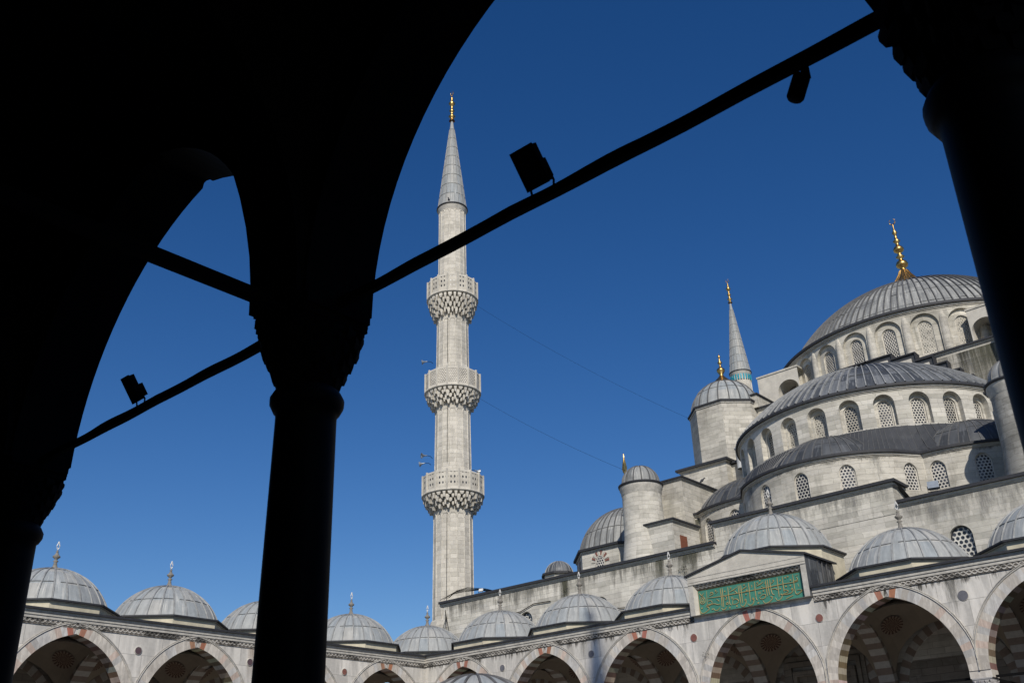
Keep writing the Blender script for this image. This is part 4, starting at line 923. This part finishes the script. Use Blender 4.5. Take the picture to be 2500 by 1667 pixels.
# ---------------------------------------------------------------- minarets
def minaret(label,x,y,bal,group,topz=53.3,apex=63.9,tip=67.4,shafts=None,base_rot=0):
    root=thing('minaret',label,'minaret',(x,y,0),group=group)
    def shaft(z0,z1,r0,r1,nm='shaft'):
        mb=MB(); n=16; ph=PI/16
        pts=lambda r,z:[(r*cos(ph+2*PI*k/n),r*sin(ph+2*PI*k/n),z) for k in range(n)]
        A,B=pts(r0,z0),pts(r1,z1-.55)
        for k in range(n):
            w=2*PI*r0/n; mb.face([A[k],A[(k+1)%n],B[(k+1)%n],B[k]],'stone_minaret',uv=[(k*w,z0),((k+1)*w,z0),((k+1)*w,z1-.5),(k*w,z1-.5)])
            mb.tube([A[k],B[k]],.045,'stone_minaret',4,cap=False)
            # little blind arch at the head of each flute
            m_=[(Vector(B[k])*(1-t)+Vector(B[(k+1)%n])*t) for t in (0,.1,.3,.5,.7,.9,1)]
            zz=[-.35,-.12,.06,.12,.06,-.12,-.35]; mb.tube([(p.x*1.012,p.y*1.012,p.z+q) for p,q in zip(m_,zz)],.035,'stone_minaret',4,cap=False)
        mb.lathe([(r1,z1-.56),(r1+.02,z1-.5),(r1+.02,z1)],32,'stone_minaret')
        return mb.build(nm,root)
    zprev=0; rprev=1.72
    if shafts is None: shafts=[(1.70,1.58),(1.55,1.47),(1.44,1.37),(1.28,1.23)]
    tops=[b[0] for b in bal]+[topz]
    z=0
    for i,(r0,r1) in enumerate(shafts):
        z1=tops[i] if i==len(shafts)-1 else bal[i][0]
        shaft(z,z1,r0,r1); z=(bal[i][2] - 1.7) if i<len(bal) else z1
    mb=MB(); mb.box(-2.3,2.3,-2.3,2.3,0,13,'stone_minaret'); mb.lathe([(2.6,13),(1.75,15.5)],16,'stone_minaret',smooth=False); mb.build('base',root)
    for bi,(zc0,zp0,zp1,rb,fine) in enumerate(bal):
        r_in=shafts[bi][1]
        mb=MB(); tiers=4; n=32
        mb.lathe([(r_in,zc0),(r_in+.15,zc0+(zp0-zc0)*.3),(rb-.55,zp0-.3),(rb-.15,zp0-.12)],32,'stone_minaret')
        for t in range(tiers):
            f0=t/tiers; f1=(t+1)/tiers; rr=r_in+.14+(rb-.04-r_in-.14)*(f1**.8); za=zc0+(zp0-.1-zc0)*f0-.05; zb_=zc0+(zp0-.1-zc0)*f1
            for k in range(n):
                a=2*PI*(k+.5*(t%2))/n; o=Vector((cos(a),sin(a),0)); tt=Vector((-sin(a),cos(a),0)); w=rr*PI/n*(.72 if k%2 else .46)
                top=[o*rr-tt*w,o*rr+tt*w,o*(rr-.45)+tt*w,o*(rr-.45)-tt*w]; 
                drop=.20 if (k+t)%2 else .0
                T=[p+Vector((0,0,zb_)) for p in top]; Md=[p+Vector((0,0,za+(zb_-za)*.45)) for p in top]
                Bm=[o*(rr-.03)-tt*w*.45,o*(rr-.03)+tt*w*.45,o*(rr-.3)+tt*w*.45,o*(rr-.3)-tt*w*.45]; Bm=[p+Vector((0,0,za-drop)) for p in Bm]
                for A,C_ in ((Bm,Md),(Md,T)):
                    for i in range(4): mb.face([A[i],A[(i+1)%4],C_[(i+1)%4],C_[i]],'stone_minaret')
                mb.face(Bm[::-1],'stone_minaret'); mb.face(T,'stone_minaret')
        bo=mb.build('balcony',root)
        mb=MB(); mb.lathe([(rb-.3,zp0-.12),(rb+.06,zp0-.10),(rb+.09,zp0-.02),(rb+.02,zp0+.05),(0,zp0+.05)],32,'stone_minaret'); mb.build('balcony_floor',bo)
        mb=MB(); n=16
        for k in range(n):
            a0,a1=2*PI*k/n+PI/16,2*PI*(k+1)/n+PI/16; A=Vector((rb*cos(a0),rb*sin(a0),0)); B=Vector((rb*cos(a1),rb*sin(a1),0)); w=(B-A).length
            i_=.93; H=zp1-zp0
            pad=.12
            if not fine: uv=lambda u,v:((u-.5)*w*1.25+.36, (v)*H*.78+.11)
            else: uv=lambda u,v:(u*w,v*H)
            def q(u0,u1,v0,v1,m_,s=1.0,uvf=None):
                Pp=[A.lerp(B,u0),A.lerp(B,u1)]; z0_,z1_=zp0+v0*H,zp0+v1*H
                mb.face([(Pp[0].x*s,Pp[0].y*s,z0_),(Pp[1].x*s,Pp[1].y*s,z0_),(Pp[1].x*s,Pp[1].y*s,z1_),(Pp[0].x*s,Pp[0].y*s,z1_)],m_,uv=[uvf(u0,v0),uvf(u1,v0),uvf(u1,v1),uvf(u0,v1)] if uvf else None)
            q(0,1,0,.14,'plaster'); q(0,1,.9,1,'plaster'); q(0,.1,.14,.9,'plaster'); q(.9,1,.14,.9,'plaster')
            q(.1,.9,.14,.9,'parapet_fine' if fine else 'parapet_dots',.993,uv)
            q(0,1,0,1,'stone_minaret',.95)
            mb.face([(A.x,A.y,zp1),(B.x,B.y,zp1),(B.x*.95,B.y*.95,zp1),(A.x*.95,A.y*.95,zp1)],'plaster')
            mb.box(-.06,.06,-.06,.06,zp0,zp1+.06,'plaster',rot=Matrix.Translation((A.x*1.01,A.y*1.01,0)))
        mb.build('parapet',bo)
    rc_=shafts[-1][1]
    mb=MB(); mb.lathe([(rc_,topz-.5),(rc_+.06,topz-.42),(rc_+.06,topz-.25),(rc_+.16,topz-.12),(rc_+.16,topz)],32,'moulding'); mb.lathe([(rc_+.12,topz-.01),(rc_+.24,topz),(rc_+.24,topz+.1),(rc_+.1,topz+.16)],32,'lead_edge')
    prof=[((rc_+.12)*(1-t)+.10*t-.06*sin(PI*t)*0,topz+.12+(apex-topz-.12)*t) for t in [i/9 for i in range(10)]]
    ribbed_cap(mb,[(r,z_-0) for r,z_ in prof],20,'lead_light','seam',0,0,0,rings=[i/9 for i in range(1,9)],nseg=40,rw=.022,rh=.035,ribstop=.1)
    sp=mb.build('spire',root)
    finial(sp,0,0,apex-.05,tip-apex,'gold','minaret')
    return root
B3=[(24.3,25.45,27.05,2.5,False),(33.3,34.55,36.2,2.36,True),(41.8,43.6,45.25,2.24,False)]
mL=minaret('tall stone minaret with three balconies, standing clear at the left corner of the prayer hall',-55.2,55,B3,'minarets of the mosque')
# tiled collar below the far spire
mR=minaret('farther minaret of which only the lead spire and blue tiled collar rise behind the domes',-55.5,108.5,B3,'minarets of the mosque')
mb=MB(); rc_=1.3
for k in range(24):
    a=2*PI*k/24; mb.box(rc_,rc_+.05,-.09,.09,52.1,52.85,'turq',rot=Matrix.Rotation(a,4,'Z'))
mb.build('tile_collar',mR)
mC=minaret('courtyard minaret beside the near portico, outside the view to the right',8.1,-1.9,[(24.3,25.45,27.05,2.5,False),(33.3,34.55,36.2,2.36,True)],'minarets of the mosque',topz=46.5,apex=59.0,tip=62,shafts=[(1.70,1.58),(1.55,1.47),(1.3,1.25)])
mb=MB()   # grounding cable down the shaft and green stain under the lower balcony
a=R(-62); 
for zA,zB,rA,rB in ((16,23.8,1.78,1.66),(28,33,1.62,1.53),(37,41.3,1.5,1.43)): mb.tube([(rA*cos(a),rA*sin(a),zA),(rB*cos(a),rB*sin(a),zB)],.025,'cable',4)
mb.build('lightning_cable',mL)
# ---------------------------------------------------------------- fountain
fo=thing('ablution_fountain','pale lead dome of a low fountain pavilion, just showing at the bottom edge','fountain',(-23.95,24.9,0))
mb=MB(); ribbed_cap(mb,cap_prof(2.35,1.35,12,lip=.2),18,'lead_light','seam_dark',0,0,4.65,rings=(.45,),nseg=36); mb.build('dome',fo)
mb=MB(); mb.prism(oct_poly(0,0,2.45,6),3.6,4.55,'marble'); mb.prism(oct_poly(0,0,2.65,6),4.55,4.68,'lead_edge'); mb.build('entablature',fo)
for x,y in oct_poly(0,0,2.2,6):
    mb=MB(); mb.lathe([(.22,0),(.22,.2),(.15,.3),(.14,2.9),(.2,3.1),(.28,3.6)],16,'columnstone',x,y); mb.build('column',fo)
mb=MB(); mb.prism(oct_poly(0,0,1.5,6),0,1.6,'marble'); mb.build('basin',fo)
# ---------------------------------------------------------------- things fixed to the near portico
def floodlight(label,x,y,z,w,h,tilt,sc=1):
    root=thing('floodlight',label,'floodlight',(x,y,z),group='lamps fixed on the tie bars')
    Rm=Matrix.Translation((0,0,.06))@Matrix.Rotation(R(tilt),4,'X')
    mb=MB(); hd=.055
    # housing: box with a stepped back
    mb.box(-w/2,w/2,-hd,hd*.4,.03,h,'iron',rot=Rm); mb.box(-w/2+.02,w/2-.02,hd*.4,hd*1.7,.06,h*.62,'iron',rot=Rm); mb.box(-w/2-.008,w/2+.008,-hd-.012,-hd,.02,h+.01,'iron',rot=Rm)
    mb.build('housing',root)
    mb=MB(); mb.box(-w/2+.02,w/2-.02,-hd-.016,-hd-.011,.05,h-.03,'glass',rot=Rm); mb.build('front_glass',root)
    mb=MB()
    for sd in (-1,1): mb.tube([(sd*w*.5,0,-.01),(sd*(w*.5+.012),-.01,.08),Rm@Vector((sd*(w*.5+.012),0,h*.35))],.011,'iron',5)
    mb.tube([(-w*.5,0,0),(w*.5,0,0)],.012,'iron',5); mb.build('bracket',root)
floodlight('black floodlight tilted back on the long bar across the wide arch',-4.37,5.45,6.385,.23,.37,38)
floodlight('smaller black floodlight on the bar in the left arch',-11.0,5.45,6.385,.17,.36,36)
root=thing('spotlight','black cylindrical lamp hanging under the bar near the right column','spotlight',(-1.97,5.45,6.28),group='lamps fixed on the tie bars')
Rm=Matrix.Rotation(R(24),4,'Y')@Matrix.Rotation(R(-4),4,'X')
mb=MB(); mb.lathe([(0,-.25),(.05,-.25),(.062,-.23),(.062,-.07),(.045,-.05),(.0,-.045)],20,'iron'); mb.v=[tuple(Rm@Vector(v)) for v in mb.v]; mb.build('lamp_body',root)
mb=MB(); mb.box(-.02,.03,-.02,.02,-.09,.01,'iron'); mb.build('bracket',root)

# ---------------------------------------------------------------- loudspeakers on the minaret
def horn(label,x,y,z,rz,tilt=8,s=.85):
    root=thing('loudspeaker',label,'loudspeaker',(x,y,z),rz,group='horn loudspeakers on the minaret')
    Rm=Matrix.Rotation(R(90+tilt),4,'Y')
    mb=MB(); mb.lathe([(.05*s,0),(.06*s,.2*s),(.12*s,.38*s),(.27*s,.55*s),(.28*s,.57*s),(.22*s,.53*s),(.02*s,.3*s)],18,'greymetal'); mb.v=[tuple(Rm@Vector(v)) for v in mb.v]; mb.build('horn',root)
    mb=MB(); mb.tube([(0,0,0),(-.3,0,-.03),(-.5,0,-.2)],.022,'iron',5); mb.build('arm',root)
def onmin(d_right,z,fwd=0):   # a point beside the shaft, measured along the view's right direction
    return (-55.2+cos(CAM_YAW+PI/4*0)*0+d_right*.704,55-d_right*-.71-fwd*0,z)
va=math.atan2(55,-55.2); rx,ry=-sin(va)*-1,cos(va)*-1
rx,ry=sin(va),-cos(va)
def mp_(dr,dn,z): return (-55.2+rx*dr-cos(va)*dn,55+ry*dr-sin(va)*dn,z)
horn('upper horn loudspeaker left of the shaft above the lowest balcony',*mp_(-2.15,0.2,29.0),math.atan2(-ry,-rx)+.4)
horn('lower horn loudspeaker left of the shaft above the lowest balcony',*mp_(-2.3,0.2,28.35),math.atan2(-ry,-rx)-.2)
horn('horn loudspeaker left of the shaft above the middle balcony',*mp_(-2.2,0.2,37.6),math.atan2(-ry,-rx))
horn('horn loudspeaker on the right rim of the lowest balcony',*mp_(1.75,.6,27.55),math.atan2(ry,rx)+.5)

# ---------------------------------------------------------------- cables
def cable(label,a,b,sag,r=.02,name='overhead_cable',n=24):
    a,b=Vector(a),Vector(b); P=[a.lerp(b,i/n)-Vector((0,0,sag*4*(i/n)*(1-i/n))) for i in range(n+1)]
    mb=MB(); o_=a; mb.tube([p-o_ for p in P],r,'cable',4); o=mb.build(name); o.location=o_
    return tag(o,label,'cable',None)
cable('thin cable strung from the upper balcony of the minaret towards the octagonal tower',mp_(2.2,0,43.2),(-39.0,66.5,30.8),.5,.008)
cable('thin cable strung from the middle balcony down to the pier buttress roof',mp_(2.3,0,34.2),(-36.5,56.6,22.6),.4,.008)
def bundle(label,paths,r,cat='cable'):
    o0=Vector(paths[0][0]); mb=MB()
    for P in paths: mb.tube([Vector(p)-o0 for p in P],r,'cable',5)
    o=mb.build('cable_bundle'); o.location=o0; return tag(o,label,cat)
YF=51.52
bundle('tangle of black cables lying over the roof edge at the foot of the minaret',[[(-53.0+.2*i,51.4,16.35+.05*(i%2)),(-52.6+.15*i,52.0,16.75+.04*i),(-52.2+.1*i,53.0,17.05+.05*i),(-51.2+.12*i,53.8,17.15),(-50.4+.1*i,54.2,16.9)] for i in range(6)],.018)
bundle('black cables hanging down the left end of the hall wall beside the minaret',[[(-52.55,YF,15.6),(-52.5+.05*i,YF-.03,14.9),(-53.2+.45*i,YF-.05,13.3-.3*(i%2)),(-53.6+.9*i,YF-.05,12.2)] for i in range(4)],.018)
bundle('black conduit with clips crossing the hall wall between the first two domes',[[(-51.9,YF,11.9),(-51.2,YF,13.35),(-50.3,YF,13.45)],[(-51.9,YF,12.9),(-51.2,YF,12.0)]],.03)
bundle('black conduit on the hall wall above the second dome',[[(-46.6,YF,14.35),(-45.2,YF,14.4),(-44.0,YF,14.75),(-42.5,YF,14.7)]],.03)
bundle('black conduit on the hall wall behind the third dome',[[(-39.5,YF,13.2),(-37.6,YF,13.45),(-36.0,YF,12.9),(-35.2,YF,13.3)],[(-37.6,YF,13.45),(-35.6,YF,13.3)]],.028)

# ---------------------------------------------------------------- small lamps on the hall roof
for lab,x,y,z,rz in (('grey floodlight standing on the cornice below the right exedra windows',-16.45,51.75,16.35,.3),('white floodlight on the roof edge just right of the minaret',-49.2,51.8,16.3,.4)):
    root=thing('roof_floodlight',lab,'floodlight',(x,y,z),rz,group='small floodlights on the hall roof')
    mb=MB(); Rm=Matrix.Translation((0,0,.1))@Matrix.Rotation(R(-25),4,'X'); q_=1 if x>-30 else .55; mb.box(-.28*q_,.28*q_,-.1*q_,.08*q_,.05,.5*q_,'greymetal' if x>-30 else 'whitepaint',rot=Rm); mb.box(-.2*q_,.2*q_,.08*q_,.16*q_,.1,.4*q_,'greymetal',rot=Rm); mb.build('housing',root)
    mb=MB(); mb.tube([(-.3*q_,0,.3*q_),(-.3*q_,0,0),(.3*q_,0,0),(.3*q_,0,.3*q_)],.02,'iron',5); mb.build('bracket',root)
# ---------------------------------------------------------------- weeds rooted in the masonry
def weed(label,x,y,z,s,nrm=(0,-1),n=60):
    mb=MB(); rnd=random.Random(int(abs(x)*100+z*7))
    for i in range(n):
        a=rnd.uniform(0,2*PI); r=s*rnd.random()**.6; c=Vector((r*cos(a),-abs(rnd.gauss(.12,.08))*s*2.2,r*sin(a)*.9)); L=s*rnd.uniform(.14,.34)
        d=Vector((rnd.uniform(-1,1),rnd.uniform(-1,.3),rnd.uniform(-.6,1))).normalized(); p=d.cross(Vector((rnd.random(),rnd.random(),rnd.random()))).normalized()*L*.28
        mb.face([c,c+d*L*.5+p,c+d*L,c+d*L*.5-p],'leaf')
    o=mb.build('wall_weed'); o.location=(x,y,z); return tag(o,label,'weed','weeds growing out of the masonry')
weed('small bush of weeds on the hall wall just left of the green inscription gable',-33.0,51.5,13.4,.28)
weed('weeds high on the hall wall above the third dome',-41.1,51.5,15.2,.30)
weed('dark hanging weed halfway down the stain above the third dome',-41.2,51.5,14.3,.33)
weed('low clump of weed at the foot of the stain behind the third dome',-40.3,51.5,13.5,.3)
weed('weed sprouting on the carved cornice left of the inscription',-28.6,44.4,10.55,.22)
weed('weed on the arch rim right of the fourth column spandrel',-26.75,44.4,8.75,.2)
weed('dry weed under the hall cornice left of the raised wall',-31.9,51.5,14.9,.35)
# ---------------------------------------------------------------- pigeons
def pigeon(label,x,y,z,rz,s=1.0):
    root=thing('pigeon',label,'bird',(x,y,z),rz,group='pigeons perched on the mosque')
    mb=MB(); prof=[(0,-.16),(.02,-.15),(.035,-.08),(.065,0),(.06,.07),(.035,.12),(.032,.15),(.036,.18),(.02,.21),(0,.22)]
    mb.lathe(prof,12,'pigeon'); Rm=Matrix.Translation((0,0,.12))@Matrix.Rotation(R(50),4,'Y'); mb.v=[tuple((Rm@Vector(v))*s) for v in mb.v]
    mb.box(-.22*s,-.1*s,-.025*s,.025*s,-.0*s+.02*s,.035*s,'pigeon'); mb.build('body',root)
    mb=MB(); mb.tube([(0,-.02*s,.07*s),(0,-.02*s,0)],.006*s,'iron',4); mb.tube([(0,.02*s,.07*s),(0,.02*s,0)],.006*s,'iron',4); mb.tube([(.16*s,0,.24*s),(.2*s,0,.225*s)],.008*s,'iron',4); mb.build('legs_and_beak',root)
pigeon('dark pigeon perched on the sloping cornice of the pier buttress',-34.1,58.6,22.45,.5,1.5)
pigeon('pigeon on the rim under the spire of the tall minaret',-54.5,53.9,53.45,-1.2,1.5)
